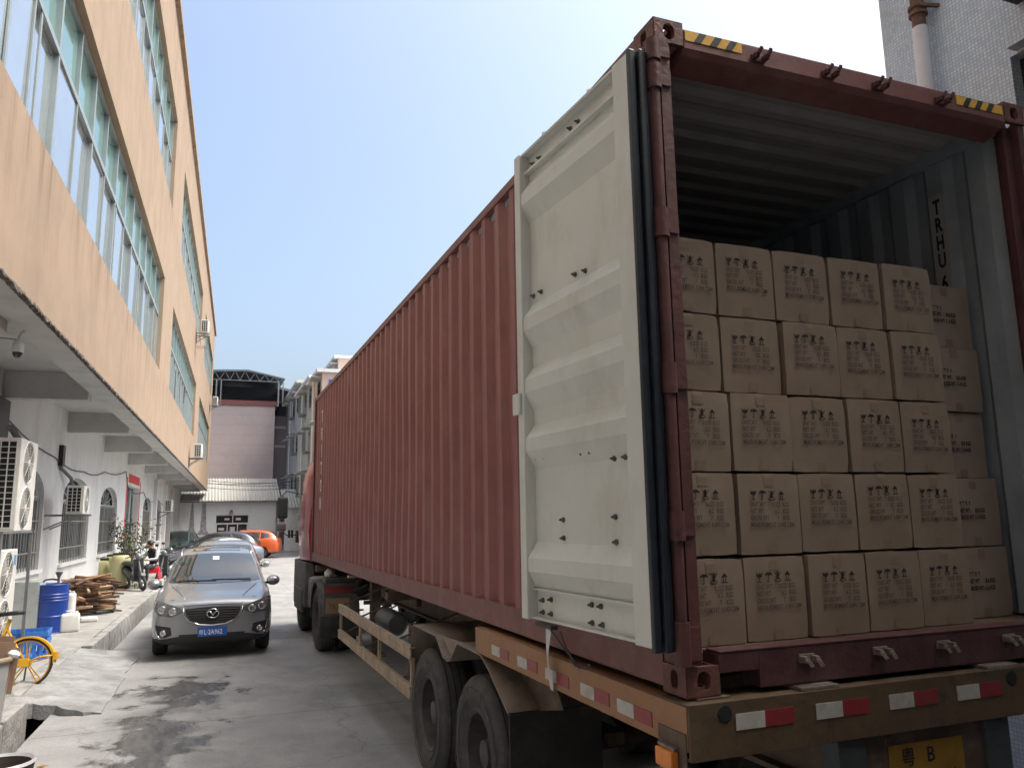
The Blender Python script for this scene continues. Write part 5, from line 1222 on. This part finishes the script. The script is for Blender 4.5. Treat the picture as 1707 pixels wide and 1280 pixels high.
# pelvis 0, waist 1, chest 2, neck 3, head 4, crown 5 ; left arm 6-8, hand 9 ; right arm 10-12, hand 13 ; legs 14-17, 18-21
V = [(0,0,.02),(0,-.02,.20),(0,-.10,.42),(0,-.15,.54),(0,-.22,.64),(0,-.25,.74), (-.19,-.10,.45),(-.26,-.22,.24),(-.12,-.44,.22),(-.05,-.52,.23), (.19,-.10,.45),(.26,-.22,.24),(.12,-.44,.22),(.05,-.52,.23), (-.10,-.08,.0),(-.14,-.45,.0),(-.13,-.42,-.40),(-.13,-.55,-.42), (.10,-.08,.0),(.14,-.45,.0),(.13,-.42,-.40),(.13,-.55,-.42)]
E = [(0,1),(1,2),(2,3),(3,4),(4,5),(2,6),(6,7),(7,8),(8,9),(2,10),(10,11),(11,12),(12,13),(0,14),(14,15),(15,16),(16,17),(0,18),(18,19),(19,20),(20,21)]
Rr = [.135,.125,.135,.055,.085,.07,.068,.048,.036,.032,.068,.048,.036,.032,.095,.068,.045,.04,.095,.068,.045,.04]
bme_ = skin('body', V, E, Rr, M_skin)
for m_ in (M_shirt, M_sleeve, M_trouser): bme_.materials.append(m_)
for p in bme_.polygons:
    c = p.center
    if c.z > .565 and c.y < -.09: p.material_index = 0
    elif c.z < .06: p.material_index = 3 if c.z > -.38 else 1
    elif abs(c.x) > .155 or c.y < -.27: p.material_index = 2 if c.y > -.44 else 0
    else: p.material_index = 1
link('body', bme_, PE)
q = MB(); q.lathe([(.0,.115),(.05,.108),(.085,.075),(.102,.02),(.098,-.03),(.085,-.065),(.07,-.06)], (0,-.222,.705), (0,.42,1), 18); q.build('hair', M_hair, PE, smooth=True)
q = MB(); q.lathe([(0,.03),(.02,.02),(.015,-.02),(0,-.03)], (0,-.335,.66), (0,-.3,1), 8); q.lathe([(0,.03),(.02,0),(0,-.03)], (-.095,-.22,.665), (0,0,1), 8); q.lathe([(0,.03),(.02,0),(0,-.03)], (.095,-.22,.665), (0,0,1), 8); q.build('face_features', M_skin, PE, smooth=True)
for s_ in (-1,1):
    for k in range(5):
        q = MB(); x0 = s_*.05+(k-2)*.016; q.tube([(x0,-.53,.235),(x0*.9,-.565,.235-.004*abs(k-2)),(x0*.85,-.58,.215)] if k else [(s_*.085,-.51,.235),(s_*.09,-.54,.245),(s_*.075,-.56,.24)], [.010,.009,.007], 6); q.build('finger', M_skin, PE, smooth=True)
# blue crate
M_crate = mat('crate_blue',(.05,.20,.58),.45,var=.1,vscale=8)
CR = thing('plastic_crate', 'blue slatted plastic crate behind the yellow bicycle wheel', 'crate', (-4.60,11.15,ZP), R(3)); cw, cd, ch = .62,.50,.40
q = MB(); q.b(0,cw,0,cd,0,.02); q.build('base', M_crate, CR)
for k in range(7): q = MB(); x = cw*(k+.15)/7; q.b(x,x+.045,-.012,.0,.0,ch); q.build('slat', M_crate, CR); q = MB(); q.b(x,x+.045,cd,cd+.012,.0,ch); q.build('slat', M_crate, CR)
for k in range(5): q = MB(); y_ = cd*(k+.2)/5; q.b(cw,cw+.012,y_,y_+.05,0,ch); q.build('slat', M_crate, CR); q = MB(); q.b(-.012,0,y_,y_+.05,0,ch); q.build('slat', M_crate, CR)
for z in (.0,.20,ch-.07):
    q = MB(); h = .07 if z else .05
    q.b(-.022,cw+.022,-.024,-.0125,z,z+h); q.b(-.022,cw+.022,cd+.0125,cd+.024,z,z+h); q.b(cw+.0125,cw+.024,-.0125,cd+.0125,z,z+h); q.b(-.024,-.0125,-.0125,cd+.0125,z,z+h); q.build('rim_band', M_crate, CR)
# yellow bicycle: we see the rear half, the front runs out of frame to the left
M_byel = mat('bike_yellow',(.66,.36,.02),.4,var=.08,dirt=(.35,.19,.03),damt=.5,dscale=12); M_brim = mat('bike_rim',(.55,.25,.02),.4,var=.1)
BK = thing('bicycle', 'yellow share bicycle with fat rear mudguard standing on the drain ramp', 'bicycle', (-3.87,9.15,.115), R(-7)); BK.rotation_euler = (R(-6),0,R(-7))
# local: x along the bike, front towards -x, rear axle at x=0
RW = .305
def bwheel(x):
    q = MB(); q.lathe([(RW-.03,-.016),(RW-.012,-.022),(RW,0),(RW-.012,.022),(RW-.03,.016)], (x,0,RW), (0,1,0), 48, close=True); w_ = q.build('wheel', M_ctyre, BK, smooth=40)
    q = MB(); q.lathe([(RW-.045,-.015),(RW-.03,-.0165),(RW-.03,.0165),(RW-.045,.015)], (x,0,RW), (0,1,0), 48, close=True); q.build('rim', M_brim, w_, smooth=40)
    q = MB()
    for k in range(5):
        a = 2*math.pi*k/5+.3
        for da in (-.10,.10): q.bar((x+.03*math.cos(a+da*3),0,RW+.03*math.sin(a+da*3)),(x+(RW-.04)*math.cos(a+da),0,RW+(RW-.04)*math.sin(a+da)),.014,.012,(0,1,0))
    q.cyl((x,-.05,RW),(x,.05,RW),.045,n=14); q.build('spokes', M_byel, w_)
bwheel(0); bwheel(-1.02)
q = MB(); P0, P1 = [], []
for k in range(17): a = R(-2+150*k/16); P0.append((RW+.022)*math.cos(a)); P1.append(RW+(RW+.022)*math.sin(a))
q.grid([[(x,y_,z) for x, z in zip(P0,P1)] for y_ in (-.038,-.030,0,.030,.038)]); q.grid([[(x,-.038,z) for x, z in zip(P0,P1)],[(x*.93,-.04,RW+(z-RW)*.93) for x, z in zip(P0,P1)]]); q.build('mudguard', M_byel, BK, smooth=40)
q = MB(); q.b(.30,.35,-.045,.045,RW+.02,RW+.12); q.build('reflector_block', M_byel, BK, bevel=.008)
q = MB(); q.tube([(.30,-.05,RW+.08),(.15,-.055,RW+.07),(0,-.055,RW)], .012, 6); q.tube([(0,-.055,RW),(-.40,-.055,RW-.03)], .017, 6); q.tube([(0,-.05,RW),(-.26,-.02,.72)], .016, 6); q.tube([(-.40,0,RW-.03),(-.25,0,.85)], .024, 8); q.tube([(-.40,0,RW-.03),(-.85,0,.68)], .03, 8); q.tube([(-1.02,0,RW),(-.82,0,.95)], .022, 8); q.build('frame', M_byel, BK, smooth=True)
q = MB(); q.b(-.44,.04,-.075,-.055,RW-.045,RW+.055); q.build('chain_guard', M_byel, BK, bevel=.018)
q = MB(); q.lathe([(.09,-.004),(.09,.004)],(-.40,-.08,RW-.03),(0,1,0),24); q.bar((-.40,-.10,RW-.03),(-.33,-.10,RW-.18),.02,.015); q.b(-.37,-.29,-.18,-.10,RW-.20,RW-.175); q.build('crank', M_black, BK)
q = MB(); rows = []
for x, hw, z in ((-.10,.07,.93),(-.18,.085,.925),(-.28,.05,.92),(-.38,.025,.91)): rows.append([(x,hw*math.cos(a*math.pi/6),z+.028*math.sin(a*math.pi/6)) for a in range(12)])
I = [[q.av(p) for p in r_] for r_ in rows]
for a in range(3):
    for c in range(12): q.face((I[a][c],I[a][(c+1)%12],I[a+1][(c+1)%12],I[a+1][c]))
q.face(I[0][::-1]); q.face(I[-1]); q.build('saddle', M_black, BK, smooth=True)
q = MB(); q.tube([(-.75,-.28,1.0),(-.82,-.1,1.02),(-.82,.1,1.02),(-.75,.28,1.0)], .014, 7); q.build('handlebar', M_black, BK)
q = MB(); q.tube([(-.02,.06,RW),(-.06,.16,.01)], .012, 6); q.build('kickstand', M_grey, BK)
# plastic bin with cardboard, at the frame edge
BN = thing('waste_bin', 'translucent grey plastic bin holding folded cardboard at the left edge', 'bin', (-3.86,6.75,.14), R(8))
q = MB(); q.lathe([(0,.01),(.20,.01),(.21,.0),(.215,.02),(.27,.66),(.285,.67),(.285,.70),(.268,.70),(.262,.66),(.205,.03),(0,.03)], (0,0,0), (0,0,1), 32); q.build('tub', mat('bin_plastic',(.34,.345,.345),.35,var=.1,vscale=6), BN, smooth=30)
q = MB(); q.lathe([(.288,.66),(.300,.675),(.300,.70),(.288,.715),(.276,.70)], (0,0,0), (0,0,1), 32, close=True); q.build('rim', mat('bin_rim',(.32,.25,.19),.6,var=.2), BN, smooth=40)
q = MB(); q.T = Matrix.Rotation(R(7),4,'Y'); q.b(-.18,.20,-.03,-.022,.30,.86); q.b(-.12,.24,.05,.058,.35,.80); q.b(-.20,.16,.10,.108,.35,.90); o = q.build('cardboard', mat('cardboard',(.32,.205,.135),.85,var=.12,vscale=8), None); o.location = (-3.86,6.75,.15); tag(o, 'torn brown cardboard sheets stuffed into the grey plastic bin', 'cardboard')
q = MB(); q.lathe([(0,0),(.05,.01),(.06,.04),(.04,.07),(0,.08)], (0,0,0), (.3,.1,1), 9); o = q.build('crumpled_bag', mat('bag_white',(.7,.7,.7),.5,var=.1)); o.location = (-3.58,6.72,.83); tag(o, 'white crumpled bag poking from the plastic bin', 'bag')
# dark tub close to the camera at the bottom left corner
TB = thing('dark_tub', 'dark brown tub with pale rim cut off by the bottom left corner', 'tub', (-3.02,3.55,0.0))
q = MB(); q.lathe([(0,.02),(.15,.02),(.20,.55),(.21,.60),(.19,.60),(.18,.55),(.13,.05),(0,.05)], (0,0,0), (0,0,1), 32); q.build('tub', mat('tub_brown',(.06,.042,.035),.5,var=.2), TB, smooth=40)
q = MB(); q.lathe([(.20,.585),(.214,.60),(.20,.618),(.186,.60)], (0,0,0), (0,0,1), 32, close=True); q.build('rim', mat('tub_rim',(.40,.40,.42),.4,var=.1), TB, smooth=40)

# ------------------------------------------------------------------ end of the alley
M_roofm = mat('corrugated_roof', (.46,.45,.41), .6, .15, var=.15, vscale=2, dirt=(.30,.25,.20), damt=.6, dscale=2)
def corr_roof(parent, x0, x1, ya, za, yb_, zb_, pitch=.22, nm='roof'):
    q = MB(); n = int((x1-x0)/pitch*2); rows = []
    for t in (0,.5,1): rows.append([(x0+(x1-x0)*i/n, ya+(yb_-ya)*t, za+(zb_-za)*t+(.035 if i%2 else -.035)) for i in range(n+1)])
    q.grid(rows); return q.build(nm, M_roofm, parent, recalc=False)
WH = thing('white_workshop', 'low white workshop with corrugated roof and glazed door across the alley end', 'building', (0,60,0))
M_wshop = mat('workshop_white', (.80,.80,.785), .85, var=.05, dirt=(.38,.38,.37), damt=.45, dscale=.7, streak=.7)
q = MB(); q.b(-12,-1.08,0,.25,0,3.75); q.b(1.16,3.42,0,.25,0,3.75); q.b(-1.08,1.16,0,.25,2.70,3.75); q.build('wall', M_wshop, WH)
# grime: dark plumes running down below the eaves
q = MB()
for cx_, w0, w1 in ((-2.75,.06,.20),(-1.95,.12,.22)):
    q.poly(((cx_-w0,-.003,3.6),(cx_+w0,-.003,3.6),(cx_+w1,-.003,1.6),(cx_+w1*2.2,-.003,1.25),(cx_-w1*2.2,-.003,1.25),(cx_-w1,-.003,1.6)))
q.build('grime_streaks', mat('grime',(.33,.325,.32),.9,var=.35,vscale=5,dirt=(.55,.55,.54),damt=.8,dscale=5), WH)
q = MB(); q.b(-3.9,-1.2,-.5,-.05,0,1.15); q.build('planter_wall', mat('planter_grey',(.36,.36,.35),.8,var=.2,vscale=3), WH)
q = MB(); q.b(-1.08,1.16,.12,.14,.0,2.70); gl = q.build('shop_window', M_glassd, WH)
for x in (-1.08,-.32,.40,1.09): q = MB(); q.b(x,x+.07,.05,.119,.0,1.98); q.build('mullion', M_white, gl)
q = MB(); q.b(-1.08,1.16,.05,.119,1.98,2.10); q.b(-1.08,1.16,.05,.119,2.63,2.70); q.b(.04,.11,.05,.119,2.10,2.63); q.build('transom', M_white, gl)
for x, z, w_, h in ((-.9,1.55,.4,.2),(-.9,1.0,.45,.35),(-.1,1.35,.35,.45),(.6,1.30,.4,.25),(.30,2.28,.35,.18),(-.5,2.3,.35,.14)):
    q = MB(); q.b(x,x+w_,.113,.118,z,z+h); q.build('posted_notice', M_white, gl)
corr_roof(WH, -4.6, 3.45, -.35, 3.72, 4.5, 5.6)
q = MB(); q.b(-4.6,3.4,-.42,-.30,3.60,3.68); q.cyl((3.2,-.1,0),(3.2,-.1,3.6),.05,n=8); q.build('gutter', mat('gutter_dark',(.16,.16,.16),.6), WH)
q = MB(); q.lathe([(0,.35),(.1,.3),(.12,.1),(.2,0),(0,0)],(-.05,-.08,2.72),(0,0,1),10); q.build('wall_lamp', M_grey, WH)
SH = thing('side_shed', 'smaller white shed with weathered corrugated roof right of the workshop', 'building', (3.5,58,0))
q = MB(); q.b(0.15,6,0,.25,0,3.1); q.build('wall', M_wshop, SH); corr_roof(SH, .0, 6.2, -.6, 3.15, 3, 4.6)
q = MB(); q.b(.35,.8,-.01,-.003,.9,2.1); w_ = q.build('window', M_white, SH); q = MB(); q.b(.39,.56,-.015,-.011,.95,1.5); q.b(.60,.77,-.015,-.011,.95,1.5); q.build('pane', M_glassd, w_)
q = MB(); q.b(1.3,2.1,-.01,-.003,0,2.5); q.build('doorway', M_dark, SH)
# pink-grey block with canopy on its roof
PK = thing('tower_block', 'tall blank pink-grey block with a trussed canopy on its roof', 'building', (0,72,0))
M_pink = mat('pink_render', (.66,.54,.495), .9, var=.05, vscale=.5, dirt=(.47,.39,.375), damt=.5, dscale=.35)
q = MB(); q.b(-6.5,3.72,0,12,0,12.6); q.build('wall', M_pink, PK)
for k in range(9):
    q = MB(); z = 4.5+.9*k; q.b(-6.4,3.70,-.006,-.001,z,z+.03); q.build('joint', mat('render_joint',(.54,.43,.405),.9), PK)
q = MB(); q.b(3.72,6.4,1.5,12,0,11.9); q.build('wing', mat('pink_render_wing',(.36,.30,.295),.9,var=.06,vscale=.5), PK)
q = MB(); q.b(-6.6,4.0,-.12,12,12.6,13.05); q.build('parapet', mat('parapet_red',(.33,.13,.115),.8,var=.15), PK)
q = MB(); q.b(3.70,6.5,1.40,1.495,8.9,9.15); q.b(3.70,6.5,1.40,1.495,10.7,10.95); q.build('ledge', M_pink, PK)
for k in range(9): q = MB(); q.b(3.76,6.4,1.46,1.4985,1.0+k*.0+9.3+.15*k,1.0+9.3+.15*k+.05); q.build('louvre', mat('louvre_grey',(.30,.31,.32),.6), PK)
q = MB(); q.prism([(-6.5,15.2),(-1.0,15.55),(1.2,15.65),(4.4,15.0),(4.4,14.9),(1.2,15.5),(-6.5,15.05)], lambda u, z: (u,-1.5,z), lambda u, z: (u,11,z+.3)); cn = q.build('canopy', mat('canopy_sheet',(.14,.17,.19),.6,.2,var=.15), PK)
q = MB(); q.prism([(3.9,14.3),(6.9,13.7),(6.9,13.55),(3.9,14.1)], lambda u, z: (u,-1,z), lambda u, z: (u,9,z+.2)); q.build('canopy', MATS['canopy_sheet'], PK)
q = MB(); q.b(-6.4,4.2,3,11,13.06,14.8); q.b(4.2,6.4,4,10,12.0,13.5); q.build('rooftop_room', mat('rooftop_dark',(.045,.055,.065),.8,var=.2), PK)
q = MB(); xs = [-6.3+.85*k for k in range(13)]
zt = lambda x: 15.05+.07*(x+6.3) if x < 1.2 else 15.5-.17*(x-1.2)
for a, c in zip(xs, xs[1:]): q.bar((a,-1.4,zt(a)),(c,-1.4,zt(c)),.07,.07); q.bar((a,-1.4,14.65),(c,-1.4,14.65),.06,.06); q.bar((a,-1.4,14.65),((a+c)/2,-1.4,zt((a+c)/2)),.04,.04); q.bar(((a+c)/2,-1.4,zt((a+c)/2)),(c,-1.4,14.65),.04,.04)
q.build('truss', M_grey, PK)
for x in (-6.2,-1.5,3.8): q = MB(); q.b(x,x+.12,-1.45,-1.35,12.4,14.65); q.b(x+.4,x+.5,-1.45,-1.35,12.4,14.65); q.build('canopy_post', M_grey, PK)
# overhead cables
for k, (z0, z1, x0, x1) in enumerate(((5.4,5.2,-4,6),(5.1,5.35,-4,6),(4.9,4.75,-4,6),(5.25,5.0,-4,6))):
    q = MB(); P = [(x0+(x1-x0)*i/14, 58.4+.15*k, z0+(z1-z0)*i/14-.35*math.sin(math.pi*i/14)) for i in range(15)]; q.tube(P, .02, 4); o = q.build('overhead_cable', M_cable)
    tag(o, ['highest overhead cable at the left, sagging over the workshop roof','overhead cable that climbs to the right above the workshop roof','lowest overhead cable hanging just above the workshop roof','overhead cable sagging between the others over the workshop roof'][k], 'cable', 'overhead cables')
# apartment row beyond the container on the right
def flats(label, x0, ya, yb_, h, m_, floors, top=None, seed=1):
    t = thing('apartment_house', label, 'building', (x0,ya,0)); L_ = yb_-ya; r_ = random.Random(seed)
    q = MB(); q.b(0,9,0,L_,0,h); q.build('wall', m_, t)
    q = MB(); q.b(-.35,9.2,-.15,L_+.15,h,h+.22); q.build('roof_edge', M_white, t)
    fh = h/floors
    for f_ in range(floors):
        for k in range(max(1,int(L_/3.2))):
            yy = .5+k*3.2; z0 = f_*fh+1.0
            q = MB(); q.b(-.03,-.004,yy,yy+1.5,z0,z0+1.5); w_ = q.build('window', M_alu, t)
            q = MB(); q.b(-.04,-.031,yy+.06,yy+.72,z0+.06,z0+1.44); q.build('pane', M_glassd, w_); q = MB(); q.b(-.04,-.031,yy+.78,yy+1.44,z0+.06,z0+1.44); q.build('pane', M_glassd, w_)
            if f_ and r_.random() < .6:
                q = MB(); q.b(-.45,-.042,yy-.1,yy+1.6,z0-.14,z0-.06)
                for j in range(9): q.b(-.45,-.43,yy-.1+.2*j,yy-.08+.2*j,z0-.06,z0+1.3)
                q.b(-.45,-.43,yy-.1,yy+1.6,z0+1.3,z0+1.34); q.build('window_cage', M_grey, t)
            q = MB(); q.b(-.6,-.002,yy-.15,yy+1.65,z0+1.55,z0+1.63); q.build('awning', mat('awning_grey',(.42,.43,.43),.7,var=.1), t)
    q = MB(); q.cyl((-.1,L_*.5+.9,0),(-.1,L_*.5+.9,h),.06,n=8); q.build('drain_pipe', M_white, t)
    return t
M_flat1 = mat('flats_grey', (.36,.38,.38), .85, var=.15, vscale=.6, dirt=(.17,.18,.18), damt=.8, dscale=.5, streak=.8)
M_flat2 = mat('flats_pink', (.56,.42,.36), .85, var=.08, vscale=.6, dirt=(.40,.32,.28), damt=.5, dscale=.5, streak=.8)
flats('tall grimy grey apartment house farthest down the row on the right', 4.9, 62, 74, 13.2, M_flat1, 4, seed=2)
fl = flats('grey apartment house with window cages just past the container front', 4.75, 52.2, 61.5, 11.9, M_flat1, 4, seed=3)
f2 = flats('pink apartment house with a blue band below its roof, over the container', 4.6, 46.5, 51.8, 11.3, M_flat2, 4, seed=5)
q = MB(); q.b(.4,9.0,-.06,-.003,10.3,10.85); q.build('blue_band', mat('band_blue',(.08,.10,.42),.7), f2)
for x in (1.2,3.6,6.0): q = MB(); q.b(x,x+.12,-.10,-.062,8.6,11.2); q.build('white_pilaster', M_white, f2)
flats('pale pink apartment house whose roof corner stands highest above the container', 7.3, 58, 70, 14.6, mat('flats_peach',(.60,.46,.40),.85,var=.06,vscale=.6), 5, seed=7)
# shed roof behind the tiled building
t = thing('far_shed', 'sloping grey shed roof just left of the tiled building', 'building', (5.2,7.5,0)); q = MB(); q.b(0,6,0,6,0,7.6); q.build('wall', M_flat1, t)
q = MB(); q.prism([(-.3,7.6),(6.3,10.6),(6.3,10.75),(-.3,7.75)], lambda u, z: (u,-.3,z), lambda u, z: (u,6.3,z)); q.build('roof', mat('shed_roof',(.16,.16,.16),.7,var=.2), t)

# ------------------------------------------------------------------ tiled building right of the container
def tile_mat():
    M = bpy.data.materials.new('mosaic_tile'); M.use_nodes = True; N = M.node_tree.nodes; L = M.node_tree.links; b = N['Principled BSDF']
    g = N.new('ShaderNodeNewGeometry'); sp = N.new('ShaderNodeSeparateXYZ'); L.new(g.outputs['Position'], sp.inputs[0]); cb_ = N.new('ShaderNodeCombineXYZ')
    ad = N.new('ShaderNodeMath'); ad.operation = 'ADD'; L.new(sp.outputs['X'], ad.inputs[0]); L.new(sp.outputs['Y'], ad.inputs[1]); L.new(ad.outputs[0], cb_.inputs[0]); L.new(sp.outputs['Z'], cb_.inputs[1])
    br = N.new('ShaderNodeTexBrick'); br.offset = 0; br.inputs['Scale'].default_value = 1; br.inputs['Brick Width'].default_value = .034; br.inputs['Row Height'].default_value = .034; br.inputs['Mortar Size'].default_value = .004; br.inputs['Mortar Smooth'].default_value = .3
    br.inputs['Color1'].default_value = (.52,.64,.74,1); br.inputs['Color2'].default_value = (.72,.79,.84,1); br.inputs['Mortar'].default_value = (.44,.50,.55,1); L.new(cb_.outputs[0], br.inputs['Vector'])
    n = N.new('ShaderNodeTexNoise'); n.inputs['Scale'].default_value = 1.6; n.inputs['Detail'].default_value = 8; L.new(g.outputs['Position'], n.inputs['Vector']); r_ = N.new('ShaderNodeValToRGB'); r_.color_ramp.elements[0].position = .52; r_.color_ramp.elements[1].position = .72; L.new(n.outputs['Fac'], r_.inputs[0])
    mx = N.new('ShaderNodeMix'); mx.data_type = 'RGBA'; mf = N.new('ShaderNodeMath'); mf.operation = 'MULTIPLY'; mf.inputs[1].default_value = .5; L.new(r_.outputs[0], mf.inputs[0]); L.new(mf.outputs[0], mx.inputs['Factor']); L.new(br.outputs['Color'], mx.inputs['A']); mx.inputs['B'].default_value = (.36,.36,.30,1); L.new(mx.outputs['Result'], b.inputs['Base Color']); b.inputs['Roughness'].default_value = .35
    bp = N.new('ShaderNodeBump'); bp.inputs['Distance'].default_value = .004; L.new(br.outputs['Fac'], bp.inputs['Height']); bp.invert = True; L.new(bp.outputs[0], b.inputs['Normal']); return M
M_tile = tile_mat()
TI = thing('tiled_building', 'building clad in pale blue mosaic tile right of the container', 'building', (4.5,0,0))
q = MB(); q.b(0,10,1.42,2.7,0,11); q.b(0,10,-14,1.42,0,4.3); q.b(0,10,-14,1.42,6.0,11); q.b(0,10,-14,.0,4.3,6.0); q.build('wall', M_tile, TI)
q = MB(); q.b(.20,.24,.0,1.42,4.3,6.0); w_ = q.build('window', M_glassd, TI)
q = MB(); q.b(.12,.20,.0,1.42,4.3,4.36); q.b(.12,.20,.0,1.42,5.94,6.0); q.b(.12,.20,.0,.06,4.36,5.94); q.b(.12,.20,1.36,1.42,4.36,5.94); q.b(.12,.20,.68,.74,4.36,5.94); q.build('frame', M_trim, w_)
q = MB(); q.b(-.12,-.002,-.1,1.36,6.02,6.12); q.build('hood', M_tile, w_); q = MB(); q.b(-.5,-.002,.2,1.30,6.42,6.62); q.build('canopy', M_trim, TI)
q = MB(); q.cyl((-.12,2.16,0),(-.12,2.16,6.72),.068,n=16); dp_ = q.build('drain_pipe', M_white, TI, smooth=40)
M_rustp = mat('rusty_pipe',(.16,.09,.06),.8,var=.35,vscale=12,bump=.3)
q = MB(); q.cyl((-.12,2.16,6.70),(-.12,2.16,9.5),.062,n=16)
for z in (6.86,6.93,7.10,7.16): q.lathe([(.06,-.02),(.085,-.014),(.085,.014),(.06,.02)],(-.12,2.16,z),(0,0,1),16)
q.build('rusty_section', M_rustp, dp_, smooth=40); q = MB(); q.bar((-.16,2.10,6.92),(.02,2.02,6.90),.03,.03); q.build('pipe_clip', M_rustp, dp_)
# unseen warehouse block added behind the camera to shade the container's open end
LW = thing('rear_shade_block', 'tall grey warehouse block, unseen, added behind the camera to shade the open container end', 'building', (0,0,0))
q = MB(); q.b(-2.3,14,-9,-5.2,0,10.0); q.build('wall', mat('shade_block_grey',(.13,.13,.125),.85,var=.12,vscale=1), LW)
q = MB(); q.b(-.7,4.45,-5.2,-.75,0,1.08); q.build('low_shade_block', mat('low_block_grey',(.12,.12,.115),.85,var=.2,vscale=2), LW)  # low unseen block, added to cut ground bounce onto the trailer rear
q = MB(); q.b(1,4.2,-5.19,-5.15,1.08,5.2); q.build('shade_block_panel', mat('shade_panel_grey',(.08,.085,.09),.6,.3,var=.1), LW)  # dark panel on the same added block
